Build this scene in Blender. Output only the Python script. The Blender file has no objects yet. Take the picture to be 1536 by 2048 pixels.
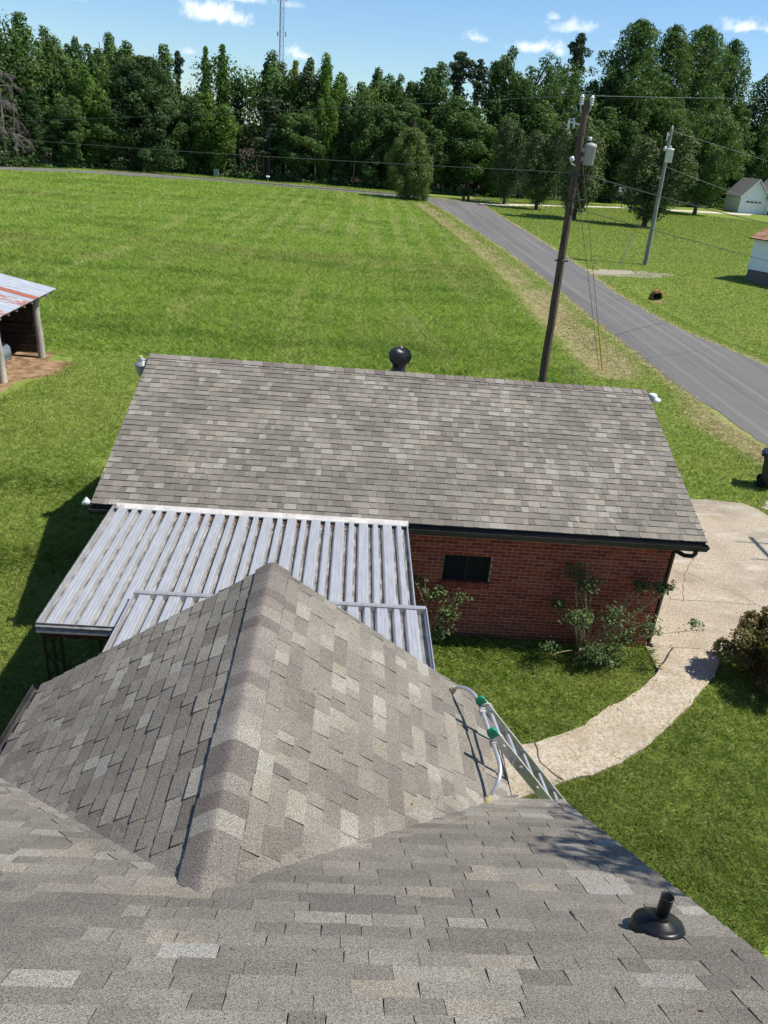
import bpy, math, random
import numpy as np
from mathutils import Vector, Matrix

R = math.radians
SC = bpy.context.scene
COL = SC.collection

# ------------------------------------------------------------------ camera
H_CAM = 7.92
th, ro, ya = R(26.0), R(5.15), R(3.45)
Fv = Vector((math.sin(ya) * math.cos(th), math.cos(ya) * math.cos(th), -math.sin(th)))
Rv = Vector((math.cos(ya), -math.sin(ya), 0))
Uv = Rv.cross(Fv)
R2 = Rv * math.cos(ro) + Uv * math.sin(ro)
U2 = Uv * math.cos(ro) - Rv * math.sin(ro)
cd = bpy.data.cameras.new('camera')
cam = bpy.data.objects.new('camera', cd)
COL.objects.link(cam)
M = Matrix.Identity(4)
for i in range(3):
    M[i][0], M[i][1], M[i][2] = R2[i], U2[i], -Fv[i]
M[2][3] = H_CAM
cam.matrix_world = M
cd.sensor_fit = 'VERTICAL'
cd.sensor_height = 24.0
cd.sensor_width = 18.0
cd.lens = 24.0 * 1540 / 2048
cd.clip_start = 0.1
cd.clip_end = 5000
SC.camera = cam

# ------------------------------------------------------------------ sun, sky, exposure
SUN_EL, SUN_AZ = 57.5, -2.0            # azimuth counted from +x towards +y
sd = Vector((math.cos(R(SUN_EL)) * math.cos(R(SUN_AZ)), math.cos(R(SUN_EL)) * math.sin(R(SUN_AZ)), math.sin(R(SUN_EL))))
sl = bpy.data.lights.new('sun', 'SUN')
sl.energy = 5.0
sl.angle = R(0.55)
sl.color = (1.0, 0.94, 0.83)
so = bpy.data.objects.new('sun', sl)
COL.objects.link(so)
so.location = (60, 15, 90)
so.rotation_euler = sd.to_track_quat('Z', 'Y').to_euler()
SC.view_settings.view_transform = 'Standard'
SC.view_settings.look = 'None'
SC.view_settings.exposure = 0.42
SC.view_settings.gamma = 1.0

W = bpy.data.worlds.new('World')
SC.world = W
W.use_nodes = True


def N(nt, typ, ins=None, **props):
    n = nt.nodes.new(typ)
    for k, v in props.items():
        setattr(n, k, v)
    for k, v in (ins or {}).items():
        s = n.inputs[k]
        if isinstance(v, bpy.types.NodeSocket):
            nt.links.new(v, s)
        else:
            if hasattr(s.default_value, '__len__') and not hasattr(v, '__len__'):
                v = (v,) * len(s.default_value)
            if hasattr(s.default_value, '__len__') and len(s.default_value) == 4 and len(v) == 3:
                v = (*v, 1)
            s.default_value = v
    return n


def math_(nt, op, a, b=None, clamp=False):
    n = N(nt, 'ShaderNodeMath', {0: a}, operation=op, use_clamp=clamp)
    if b is not None:
        if isinstance(b, bpy.types.NodeSocket):
            nt.links.new(b, n.inputs[1])
        else:
            n.inputs[1].default_value = b
    return n.outputs[0]


def mix(nt, fac, a, b, blend='MIX'):
    n = nt.nodes.new('ShaderNodeMix')
    n.data_type = 'RGBA'
    n.blend_type = blend
    for idx, v in ((0, fac), (6, a), (7, b)):
        s = n.inputs[idx]
        if isinstance(v, bpy.types.NodeSocket):
            nt.links.new(v, s)
        elif idx == 0:
            s.default_value = v
        else:
            s.default_value = (*v, 1) if len(v) == 3 else v
    return n.outputs[2]


def smooth(nt, v, lo, hi, a=0.0, b=1.0):
    n = nt.nodes.new('ShaderNodeMapRange')
    n.interpolation_type = 'SMOOTHSTEP'
    nt.links.new(v, n.inputs[0])
    for i, x in enumerate((lo, hi, a, b)):
        n.inputs[i + 1].default_value = x
    return n.outputs[0]


nt = W.node_tree
nt.nodes.clear()
sky = N(nt, 'ShaderNodeTexSky', sky_type='NISHITA', sun_disc=False, sun_elevation=R(SUN_EL), sun_rotation=R(90 - SUN_AZ),
        altitude=200, air_density=1.0, dust_density=0.2, ozone_density=3.0)
geo = N(nt, 'ShaderNodeTexCoord')
dirv = N(nt, 'ShaderNodeVectorMath', {0: geo.outputs['Generated']}, operation='NORMALIZE').outputs[0]
nz = N(nt, 'ShaderNodeTexNoise', {'Vector': dirv, 'Scale': 62.0, 'Detail': 7.0, 'Roughness': 0.62}).outputs[0]
nz2 = N(nt, 'ShaderNodeTexNoise', {'Vector': dirv, 'Scale': 24.0, 'Detail': 4.0, 'Roughness': 0.55}).outputs[0]
CLOUDS = [((-0.1708, 0.9802, 0.1005), .056, .0145, 1.0), ((-0.1383, 0.9837, 0.1180), .036, .008, .7), ((-0.3333, 0.9378, 0.0994), .042, .006, .6),
          ((0.1137, 0.9881, 0.1036), .019, .009, .75), ((0.1758, 0.9794, 0.099), .042, .011, .9), ((0.2166, 0.9689, 0.1196), .034, .0105, .65),
          ((0.3854, 0.9138, 0.1278), .042, .011, .9), ((-0.0762, 0.9945, 0.0713), .022, .012, 1.0), ((-0.197, 0.9783, 0.0634), .011, .006, .5),
          ((-0.0908, 0.9889, 0.1173), .018, .008, .45), ((0.195, 0.977, 0.128), .010, .006, .5), ((0.262, 0.959, 0.109), .009, .005, .35),
          ((-0.55, 0.83, 0.14), .07, .02, .9), ((0.62, 0.77, 0.17), .08, .02, .9), ((0.75, 0.6, 0.3), .12, .03, .8), ((-0.8, 0.5, 0.3), .12, .03, .8)]
acc = None
for d, a, b, op in CLOUDS:
    d = Vector(d).normalized()
    r = Vector((d.y, -d.x, 0)).normalized()
    u = r.cross(d)
    dx = N(nt, 'ShaderNodeVectorMath', {0: dirv, 1: tuple(r / a)}, operation='DOT_PRODUCT').outputs['Value']
    dy = N(nt, 'ShaderNodeVectorMath', {0: dirv, 1: tuple(u / b)}, operation='DOT_PRODUCT').outputs['Value']
    off = d.dot(u) / b
    dy = math_(nt, 'SUBTRACT', dy, off)
    front = N(nt, 'ShaderNodeVectorMath', {0: dirv, 1: tuple(d)}, operation='DOT_PRODUCT').outputs['Value']
    # flatter underside: squeeze the lower half
    low = math_(nt, 'MULTIPLY', math_(nt, 'LESS_THAN', dy, 0.0), 0.9)
    dy = math_(nt, 'MULTIPLY', dy, math_(nt, 'ADD', low, 1.0))
    q = math_(nt, 'ADD', math_(nt, 'MULTIPLY', dx, dx), math_(nt, 'MULTIPLY', dy, dy))
    q = math_(nt, 'SQRT', q)
    v = math_(nt, 'SUBTRACT', 1.0, q)
    v = math_(nt, 'ADD', v, math_(nt, 'MULTIPLY', math_(nt, 'SUBTRACT', nz, 0.5), 2.4))
    v = math_(nt, 'ADD', v, math_(nt, 'MULTIPLY', math_(nt, 'SUBTRACT', nz2, 0.5), 0.9))
    v = math_(nt, 'MULTIPLY', smooth(nt, v, 0.0, 1.0), op * .9)
    v = math_(nt, 'MULTIPLY', v, math_(nt, 'GREATER_THAN', front, 0.8))
    acc = v if acc is None else math_(nt, 'MAXIMUM', acc, v)
hz = N(nt, 'ShaderNodeSeparateXYZ', {0: dirv}).outputs[2]
tinted = mix(nt, 1.0, sky.outputs[0], (0.84, 1.0, 1.14), 'MULTIPLY')
cloudcol = mix(nt, math_(nt, 'MULTIPLY', acc, 0.93), tinted, (10.0, 10.2, 10.6))
bg = N(nt, 'ShaderNodeBackground', {'Color': cloudcol, 'Strength': 0.095})
out = N(nt, 'ShaderNodeOutputWorld', {'Surface': bg.outputs[0]})

# ------------------------------------------------------------------ mesh builder


class MB:
    def __init__(s):
        s.v, s.f, s.m, s.t, s.sm = [], [], [], [], []

    def face(s, pts, m=0, t=0.5, smooth=False):
        i = len(s.v)
        s.v.extend([tuple(p) for p in pts])
        s.f.append(tuple(range(i, i + len(pts))))
        s.m.append(m); s.t.append(t); s.sm.append(smooth)

    def grid(s, rows, m=0, t=0.5, smooth=True, closed=False):
        """rows: list of equally long point rings"""
        i = len(s.v)
        n = len(rows[0])
        for r in rows:
            s.v.extend([tuple(p) for p in r])
        for a in range(len(rows) - 1):
            for b in range(n if closed else n - 1):
                c = (b + 1) % n
                s.f.append((i + a * n + b, i + a * n + c, i + (a + 1) * n + c, i + (a + 1) * n + b))
                s.m.append(m); s.t.append(t); s.sm.append(smooth)

    def box(s, lo, hi, m=0, t=0.5, mat=None):
        x0, y0, z0 = lo
        x1, y1, z1 = hi
        P = [Vector(p) for p in ((x0, y0, z0), (x1, y0, z0), (x1, y1, z0), (x0, y1, z0), (x0, y0, z1), (x1, y0, z1), (x1, y1, z1), (x0, y1, z1))]
        if mat is not None:
            P = [mat @ p for p in P]
        i = len(s.v)
        s.v.extend([tuple(p) for p in P])
        for f in ((0, 3, 2, 1), (4, 5, 6, 7), (0, 1, 5, 4), (1, 2, 6, 5), (2, 3, 7, 6), (3, 0, 4, 7)):
            s.f.append(tuple(i + k for k in f)); s.m.append(m); s.t.append(t); s.sm.append(False)

    def bar(s, a, b, w, h, up=(0, 0, 1), m=0, t=0.5):
        """rectangular bar from a to b, width w across, height h along up"""
        a, b = Vector(a), Vector(b)
        d = (b - a).normalized()
        up = Vector(up)
        if abs(d.dot(up)) > 0.98:
            up = Vector((1, 0, 0))
        r = d.cross(up).normalized()
        u = r.cross(d).normalized()
        q = lambda p, i, j: p + r * (i * w / 2) + u * (j * h / 2)
        P = [q(a, -1, -1), q(a, 1, -1), q(a, 1, 1), q(a, -1, 1), q(b, -1, -1), q(b, 1, -1), q(b, 1, 1), q(b, -1, 1)]
        i = len(s.v)
        s.v.extend([tuple(p) for p in P])
        for f in ((0, 1, 2, 3), (7, 6, 5, 4), (0, 4, 5, 1), (1, 5, 6, 2), (2, 6, 7, 3), (3, 7, 4, 0)):
            s.f.append(tuple(i + k for k in f)); s.m.append(m); s.t.append(t); s.sm.append(False)

    def tube(s, pts, rad, n=8, m=0, t=0.5, caps=True):
        pts = [Vector(p) for p in pts]
        if not hasattr(rad, '__len__'):
            rad = [rad] * len(pts)
        rows = []
        prev = None
        for k, p in enumerate(pts):
            d = (pts[min(k + 1, len(pts) - 1)] - pts[max(k - 1, 0)])
            d = d.normalized() if d.length > 1e-9 else Vector((0, 0, 1))
            if prev is None:
                r = d.cross(Vector((0, 0, 1)) if abs(d.z) < 0.9 else Vector((1, 0, 0))).normalized()
            else:
                r = (prev - d * prev.dot(d)).normalized()
            prev = r
            u = d.cross(r)
            rows.append([p + (r * math.cos(2 * math.pi * j / n) + u * math.sin(2 * math.pi * j / n)) * rad[k] for j in range(n)])
        s.grid(rows, m, t, True, True)
        if caps:
            s.face(rows[0][::-1], m, t)
            s.face(rows[-1], m, t)

    def lathe(s, prof, n=20, at=(0, 0, 0), m=0, t=0.5, axis=None, cap=True):
        """prof: (radius, height) pairs"""
        at = Vector(at)
        Mx = Matrix.Identity(3)
        if axis is not None:
            Mx = Vector(axis).to_track_quat('Z', 'Y').to_matrix()
        rows = [[at + Mx @ Vector((r * math.cos(2 * math.pi * j / n), r * math.sin(2 * math.pi * j / n), z)) for j in range(n)] for r, z in prof]
        s.grid(rows, m, t, True, True)
        if cap:
            if prof[0][0] > 1e-4:
                s.face(rows[0][::-1], m, t)
            if prof[-1][0] > 1e-4:
                s.face(rows[-1], m, t)

    def prism(s, poly, d, m=0, t=0.5):
        """extrude the polygon (3-D points) by vector d"""
        d = Vector(d)
        P = [Vector(p) for p in poly]
        Q = [p + d for p in P]
        s.face(P[::-1], m, t)
        s.face(Q, m, t)
        for k in range(len(P)):
            j = (k + 1) % len(P)
            s.face([P[k], P[j], Q[j], Q[k]], m, t)

    def build(s, name, mats, parent=None, origin=None, local=False):
        me = bpy.data.meshes.new(name)
        v = np.array(s.v, dtype=np.float32).reshape(-1, 3)
        o = bpy.data.objects.new(name, me)
        COL.objects.link(o)
        if parent is not None:
            o.parent = parent
            if not local:
                base = Vector(parent['base'])
                v = v - np.array(base, dtype=np.float32)
                o['base'] = parent['base']
        else:
            if origin is None:
                mn, mx = v.min(0), v.max(0)
                origin = ((mn[0] + mx[0]) / 2, (mn[1] + mx[1]) / 2, mn[2])
            origin = tuple(float(q) for q in origin)
            if not local:
                v = v - np.array(origin, dtype=np.float32)
                o.location = origin
                o['base'] = origin
        me.from_pydata(v.tolist(), [], s.f)
        if not isinstance(mats, (list, tuple)):
            mats = [mats]
        for q in mats:
            me.materials.append(q)
        me.polygons.foreach_set('material_index', s.m)
        me.polygons.foreach_set('use_smooth', s.sm)
        at = me.attributes.new('tint', 'FLOAT', 'FACE')
        at.data.foreach_set('value', s.t)
        me.update()
        return o


def tag(o, label, cat, group=None, kind=None):
    if label: o['label'] = label
    if cat: o['category'] = cat
    if group: o['group'] = group
    if kind: o['kind'] = kind
    return o


def empty(name, loc, label, cat, group=None):
    o = bpy.data.objects.new(name, None)
    COL.objects.link(o)
    o.location = loc
    o.empty_display_size = 0.3
    o['base'] = tuple(float(q) for q in loc)
    return tag(o, label, cat, group)


def struct(o):
    o['kind'] = 'structure'
    return o

# ------------------------------------------------------------------ materials


def base_mat(name, rough=0.8, spec=0.3, metal=0.0):
    m = bpy.data.materials.new(name)
    m.use_nodes = True
    t = m.node_tree
    b = t.nodes['Principled BSDF']
    b.inputs['Roughness'].default_value = rough
    b.inputs['Specular IOR Level'].default_value = spec
    b.inputs['Metallic'].default_value = metal
    return m, t, b


def pos(t):
    return N(t, 'ShaderNodeNewGeometry').outputs['Position']


def objc(t):
    return N(t, 'ShaderNodeTexCoord').outputs['Object']


def noise(t, vec, scale, detail=4.0, rough=0.55):
    return N(t, 'ShaderNodeTexNoise', {'Vector': vec, 'Scale': scale, 'Detail': detail, 'Roughness': rough}).outputs[0]


def scaled(t, vec, s):
    return N(t, 'ShaderNodeMapping', {'Vector': vec, 'Scale': s}).outputs[0]


def tint(t):
    return N(t, 'ShaderNodeAttribute', attribute_name='tint').outputs['Fac']


def bump(t, b, h, strength=0.3, dist=0.01):
    n = N(t, 'ShaderNodeBump', {'Height': h, 'Strength': strength, 'Distance': dist})
    t.links.new(n.outputs[0], b.inputs['Normal'])


def ramp(t, fac, stops, interp='LINEAR'):
    n = t.nodes.new('ShaderNodeValToRGB')
    n.color_ramp.interpolation = interp
    t.links.new(fac, n.inputs[0])
    el = n.color_ramp.elements
    while len(el) < len(stops):
        el.new(0.5)
    for e, (p, c) in zip(el, stops):
        e.position = p
        e.color = (*c, 1)
    return n.outputs[0]


def simple(name, col, rough=0.7, spec=0.3, metal=0.0, vary=0.15, scale=6.0, bmp=0.0, dirt=None, dirt_amt=0.3, bscale=60.0, stretch=None):
    m, t, b = base_mat(name, rough, spec, metal)
    v = pos(t) if stretch is None else scaled(t, pos(t), stretch)
    n = noise(t, v, scale, 6.0, 0.6)
    lo = tuple(c * (1 - vary) for c in col)
    hi = tuple(min(1, c * (1 + vary)) for c in col)
    c = mix(t, smooth(t, n, 0.3, 0.7), lo, hi)
    if dirt is not None:
        n2 = noise(t, v, scale * 0.37, 7.0, 0.7)
        c = mix(t, smooth(t, n2, 0.5, 0.72, 0.0, dirt_amt), c, dirt)
    t.links.new(c, b.inputs['Base Color'])
    if bmp:
        bump(t, b, noise(t, v, bscale, 3.0), bmp, 0.01)
    return m


def m_shingle(name, k=1.0, gran=190.0, cap=False):
    m, t, b = base_mat(name, 0.92, 0.25)
    p = pos(t)
    c = ramp(t, tint(t), [(0.0, (.112 * k, .100 * k, .089 * k)), (.28, (.133 * k, .120 * k, .106 * k)), (.5, (.148 * k, .135 * k, .118 * k)),
                          (.68, (.163 * k, .150 * k, .132 * k)), (.82, (.180 * k, .160 * k, .132 * k)), (1.0, (.205 * k, .198 * k, .180 * k))])
    if cap:
        c = ramp(t, tint(t), [(0.0, (.104 * k, .088 * k, .082 * k)), (.4, (.138 * k, .120 * k, .110 * k)), (.7, (.172 * k, .155 * k, .139 * k)), (1.0, (.222 * k, .210 * k, .188 * k))])
    g = noise(t, p, gran, 2.0, 0.6)
    g2 = noise(t, p, gran * 0.4, 2.0, 0.5)
    gm = math_(t, 'ADD', smooth(t, g, 0.28, 0.74, 0.30, 1.75), math_(t, 'MULTIPLY', math_(t, 'SUBTRACT', g2, 0.5), 0.9))
    gc = N(t, 'ShaderNodeCombineColor', {0: gm, 1: gm, 2: gm}).outputs[0]
    c = mix(t, 1.0, c, gc, 'MULTIPLY')
    st = smooth(t, noise(t, p, 0.9, 5.0, 0.6), 0.35, 0.7, 0.84, 1.10)
    sc = N(t, 'ShaderNodeCombineColor', {0: st, 1: st, 2: math_(t, 'MULTIPLY', st, 0.985)}).outputs[0]
    c = mix(t, 1.0, c, sc, 'MULTIPLY')
    t.links.new(c, b.inputs['Base Color'])
    bump(t, b, g, 0.55, 0.004)
    return m


def m_brick():
    m, t, b = base_mat('red_brick', 0.9, 0.2)
    p = pos(t)
    c = ramp(t, tint(t), [(0, (.215, .042, .023)), (.35, (.285, .056, .028)), (.7, (.350, .072, .034)), (1, (.400, .105, .050))])
    z = N(t, 'ShaderNodeSeparateXYZ', {0: p}).outputs[2]
    n = noise(t, p, 40, 5, 0.65)
    c = mix(t, smooth(t, n, 0.35, 0.75, 0, 0.35), c, (.16, .042, .026))
    n2 = noise(t, scaled(t, p, (1, 1, 2.5)), 2.4, 5, 0.6)
    baked_tone = math_(t, 'MULTIPLY', smooth(t, math_(t, 'ADD', z, math_(t, 'MULTIPLY', n2, 0.5)), 0.28, 1.0, 0.45, 0.0), 1.0)  # orange bounce light from the grass, painted into the lower bricks
    c = mix(t, baked_tone, c, (.26, .095, .040))
    t.links.new(c, b.inputs['Base Color'])
    bump(t, b, n, 0.3, 0.004)
    return m


def m_concrete(name, col=(.350, .302, .232), dark=(.205, .170, .128)):
    m, t, b = base_mat(name, 0.9, 0.2)
    p = pos(t)
    n1 = noise(t, p, 0.7, 6, 0.62)
    n2 = noise(t, p, 26, 5, 0.75)
    n3 = noise(t, scaled(t, p, (0.5, 1.6, 1)), 2.3, 7, 0.7)
    c = mix(t, smooth(t, n2, 0.36, 0.64), tuple(x * 0.62 for x in col), tuple(min(1, x * 1.36) for x in col))
    c = mix(t, smooth(t, n1, 0.42, 0.72, 0, 0.75), c, dark)
    c = mix(t, smooth(t, n3, 0.50, 0.70, 0, 0.5), c, (.50, .47, .42))
    n4 = noise(t, p, 0.45, 3, 0.5)
    c = mix(t, smooth(t, n4, 0.58, 0.74, 0, 0.45), c, (.42, .27, .13))
    t.links.new(c, b.inputs['Base Color'])
    bump(t, b, n2, 0.5, 0.006)
    return m


def m_asphalt():
    m, t, b = base_mat('asphalt', 0.9, 0.25)
    p = pos(t)
    n = noise(t, p, 45, 4, 0.7)
    lane = noise(t, scaled(t, p, (1.0, 0.045, 1)), 1.1, 5, 0.6)
    n3 = noise(t, p, 0.35, 6, 0.6)
    c = mix(t, smooth(t, n, 0.3, 0.7), (.098, .094, .091), (.165, .158, .152))
    c = mix(t, smooth(t, lane, 0.45, 0.66, 0, 0.55), c, (.092, .088, .086))
    c = mix(t, smooth(t, n3, 0.5, 0.75, 0, 0.35), c, (.165, .155, .148))
    n5 = noise(t, scaled(t, p, (1.6, .02, 1)), 1.6, 3, .5)
    c = mix(t, smooth(t, n5, 0.52, 0.62, 0, 0.4), c, (.205, .197, .188))
    t.links.new(c, b.inputs['Base Color'])
    bump(t, b, n, 0.3, 0.006)
    return m


def grass_colour(t, field, dry, tnt, k=1.0):
    """shared colour recipe for soil sheet and blades: species and dryness patches of the turf"""
    p = pos(t)
    n1 = noise(t, p, 0.30, 5, 0.6)
    n2 = noise(t, p, 3.4, 7, 0.72)
    n3 = noise(t, scaled(t, p, (1.0, .16, 1)), 0.55, 5, 0.6)
    n4 = noise(t, scaled(t, p, (.22, .9, 1)), 0.33, 4, 0.6)
    wv = N(t, 'ShaderNodeTexWave', {'Vector': scaled(t, p, (1, -.13, 0)), 'Scale': .19, 'Distortion': 9.0, 'Detail': 4.0, 'Detail Scale': .35}).outputs['Fac']
    n6 = noise(t, p, .045, 3, .5)
    lawn = mix(t, smooth(t, n2, 0.34, 0.66), (.152 * k, .232 * k, .034 * k), (.318 * k, .398 * k, .098 * k))
    lawn = mix(t, smooth(t, n1, 0.46, 0.66, 0, 0.6), lawn, (.300 * k, .345 * k, .085 * k))
    fld = mix(t, smooth(t, n2, 0.32, 0.68), (.192 * k, .312 * k, .038 * k), (.340 * k, .462 * k, .092 * k))
    fld = mix(t, smooth(t, n4, 0.50, 0.66, 0, 0.65), fld, (.112 * k, .214 * k, .034 * k))
    fld = mix(t, smooth(t, n3, 0.50, 0.68, 0, 0.75), fld, (.40 * k, .45 * k, .14 * k))
    fld = mix(t, math_(t, 'MULTIPLY', smooth(t, wv, .45, .95, 0, .28), smooth(t, n6, .40, .58)), fld, (.40 * k, .46 * k, .13 * k))
    sx = N(t, 'ShaderNodeSeparateXYZ', {0: p})
    wv2 = N(t, 'ShaderNodeTexWave', {'Vector': scaled(t, p, (1, .035, 0)), 'Scale': .150, 'Distortion': 6.5, 'Detail': 6.0, 'Detail Scale': .3, 'Detail Roughness': .75}).outputs['Fac']
    mid = math_(t, 'MULTIPLY', smooth(t, sx.outputs[1], 44.0, 58.0), smooth(t, sx.outputs[0], -16.0, -6.0))
    fld = mix(t, math_(t, 'MULTIPLY', smooth(t, wv2, .50, .95, 0, .62), math_(t, 'MULTIPLY', mid, smooth(t, noise(t, p, .09, 5, .7), .36, .58))), fld, (.43 * k, .47 * k, .17 * k))
    n7 = noise(t, scaled(t, p, (.05, .28, 1)), 1.0, 6, .7)
    band = math_(t, 'MULTIPLY', math_(t, 'MULTIPLY', smooth(t, sx.outputs[1], 46.0, 51.0), smooth(t, sx.outputs[1], 60.0, 54.0)), smooth(t, n7, .40, .62, 0, .75))
    fld = mix(t, band, fld, (.255 * k, .265 * k, .085 * k))
    n8 = noise(t, scaled(t, p, (.30, .55, 1)), .55, 6, .65)
    fld = mix(t, smooth(t, n8, .50, .64, 0, .55), fld, (.132 * k, .240 * k, .034 * k))
    fld = mix(t, smooth(t, n6, .56, .70, 0, .45), fld, (.215 * k, .245 * k, .060 * k))
    c = mix(t, field, lawn, fld)
    if tnt is not None:
        c = mix(t, smooth(t, tnt, 0.55, 1.0, 0, 0.55), c, (.27 * k, .32 * k, .10 * k))
        c = mix(t, smooth(t, tnt, 0.0, 0.35, 0.45, 0.0), c, (.055 * k, .110 * k, .018 * k))
        c = mix(t, smooth(t, tnt, 0.90, 0.97, 0, 0.8), c, (.46 * k, .42 * k, .22 * k))
    dn = mix(t, smooth(t, n2, 0.35, 0.7), (.36 * k, .31 * k, .15 * k), (.52 * k, .455 * k, .26 * k))
    dm = math_(t, 'MULTIPLY', dry, smooth(t, math_(t, 'ADD', n2, math_(t, 'MULTIPLY', dry, 0.3)), 0.42, 0.62))
    return mix(t, dm, c, dn)


def m_ground():
    m, t, b = base_mat('turf_soil', 1.0, 0.05)
    f = N(t, 'ShaderNodeAttribute', attribute_name='field').outputs['Fac']
    d = N(t, 'ShaderNodeAttribute', attribute_name='dry').outputs['Fac']
    e = N(t, 'ShaderNodeAttribute', attribute_name='earth').outputs['Fac']
    c = grass_colour(t, f, d, None, 0.80)
    p = pos(t)
    n = noise(t, p, 9, 6, 0.75)
    c = mix(t, smooth(t, n, 0.35, 0.65, 0, 0.5), c, (.075, .105, .02))
    red = mix(t, smooth(t, noise(t, p, 2.5, 6, .7), .35, .65), (.15, .085, .048), (.34, .235, .145))
    em = smooth(t, math_(t, 'ADD', e, math_(t, 'MULTIPLY', math_(t, 'SUBTRACT', n, .5), 0.9)), 0.42, 0.62)
    c = mix(t, em, c, red)
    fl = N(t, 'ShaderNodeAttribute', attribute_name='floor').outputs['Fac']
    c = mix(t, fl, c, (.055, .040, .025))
    t.links.new(c, b.inputs['Base Color'])
    bump(t, b, n, 0.6, 0.06)
    return m


def m_blade(name, field, dry, k=1.0, trans=0.45):
    m = bpy.data.materials.new(name)
    m.use_nodes = True
    t = m.node_tree
    t.nodes.clear()
    tn = tint(t)
    fv = N(t, 'ShaderNodeValue'); fv.outputs[0].default_value = field
    dv = N(t, 'ShaderNodeValue'); dv.outputs[0].default_value = dry
    c = grass_colour(t, fv.outputs[0], dv.outputs[0], tn, k)
    d = N(t, 'ShaderNodeBsdfDiffuse', {'Color': c})
    tr = N(t, 'ShaderNodeBsdfTranslucent', {'Color': c})
    mx = N(t, 'ShaderNodeMixShader', {0: trans, 1: d.outputs[0], 2: tr.outputs[0]})
    N(t, 'ShaderNodeOutputMaterial', {'Surface': mx.outputs[0]})
    return m


def m_leaf(name, c1, c2, c3, trans=0.38, scale=0.35):
    m = bpy.data.materials.new(name)
    m.use_nodes = True
    t = m.node_tree
    t.nodes.clear()
    tn = tint(t)
    c = ramp(t, tn, [(0, c1), (.55, c2), (1, c3)])
    n = noise(t, pos(t), scale, 3, .55)
    c = mix(t, smooth(t, n, 0.35, 0.7, 0, 0.5), c, c1)
    d = N(t, 'ShaderNodeBsdfPrincipled', {'Base Color': c, 'Roughness': .6, 'Specular IOR Level': .25})
    tr = N(t, 'ShaderNodeBsdfTranslucent', {'Color': mix(t, 1.0, c, (1.25, 1.35, .7), 'MULTIPLY')})
    mx = N(t, 'ShaderNodeMixShader', {0: trans, 1: d.outputs[0], 2: tr.outputs[0]})
    N(t, 'ShaderNodeOutputMaterial', {'Surface': mx.outputs[0]})
    return m


def m_alu():
    m, t, b = base_mat('weathered_aluminium', 0.42, 0.5, 0.6)
    p = pos(t)
    n1 = noise(t, scaled(t, p, (9, 1.1, 2)), 3.0, 6, .65)
    n2 = noise(t, scaled(t, p, (2, .5, 1)), 9.0, 5, .7)
    tn = tint(t)
    c = mix(t, smooth(t, n1, .35, .7), (.54, .54, .54), (.64, .64, .645))
    c = mix(t, smooth(t, n2, .5, .78, 0, .4), c, (.78, .78, .79))
    n3 = noise(t, scaled(t, p, (14, 2.2, 2)), 2.0, 6, .7)
    baked_tone = math_(t, 'MULTIPLY', smooth(t, tn, .35, .85), smooth(t, n3, .36, .60, .55, .98))  # grime in the pans, darkened further to paint deeper shade between ribs
    c = mix(t, baked_tone, c, (.080, .070, .063))
    t.links.new(c, b.inputs['Base Color'])
    t.links.new(smooth(t, tn, .6, 1.0, .44, .85), b.inputs['Roughness'])
    t.links.new(smooth(t, tn, .6, 1.0, .62, .1), b.inputs['Metallic'])
    return m


def m_rusty():
    m, t, b = base_mat('rusted_roofing', 0.55, 0.4, 0.35)
    p = pos(t)
    n = noise(t, scaled(t, p, (.8, 5, 1)), 1.6, 7, .7)
    tn = tint(t)
    silver = mix(t, smooth(t, n, .4, .7), (.36, .40, .45), (.52, .565, .61))
    fl = smooth(t, math_(t, 'ADD', noise(t, scaled(t, p, (1, 3, 1)), 3.2, 6, .75), math_(t, 'MULTIPLY', tn, .42)), .66, .74)
    rust = mix(t, smooth(t, n, .35, .65), (.30, .075, .05), (.42, .18, .11))
    c = mix(t, fl, silver, rust)
    t.links.new(c, b.inputs['Base Color'])
    return m


def m_wood(name, c1, c2, stretch=(6, 6, .5), scale=6):
    m, t, b = base_mat(name, .85, .2)
    p = scaled(t, objc(t), stretch)
    n = noise(t, p, scale, 7, .7)
    c = mix(t, smooth(t, n, .3, .7), c1, c2)
    n2 = noise(t, objc(t), .8, 4, .6)
    c = mix(t, smooth(t, n2, .5, .75, 0, .4), c, tuple(x * 1.7 for x in c2))
    t.links.new(c, b.inputs['Base Color'])
    bump(t, b, n, .5, .01)
    return m


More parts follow.
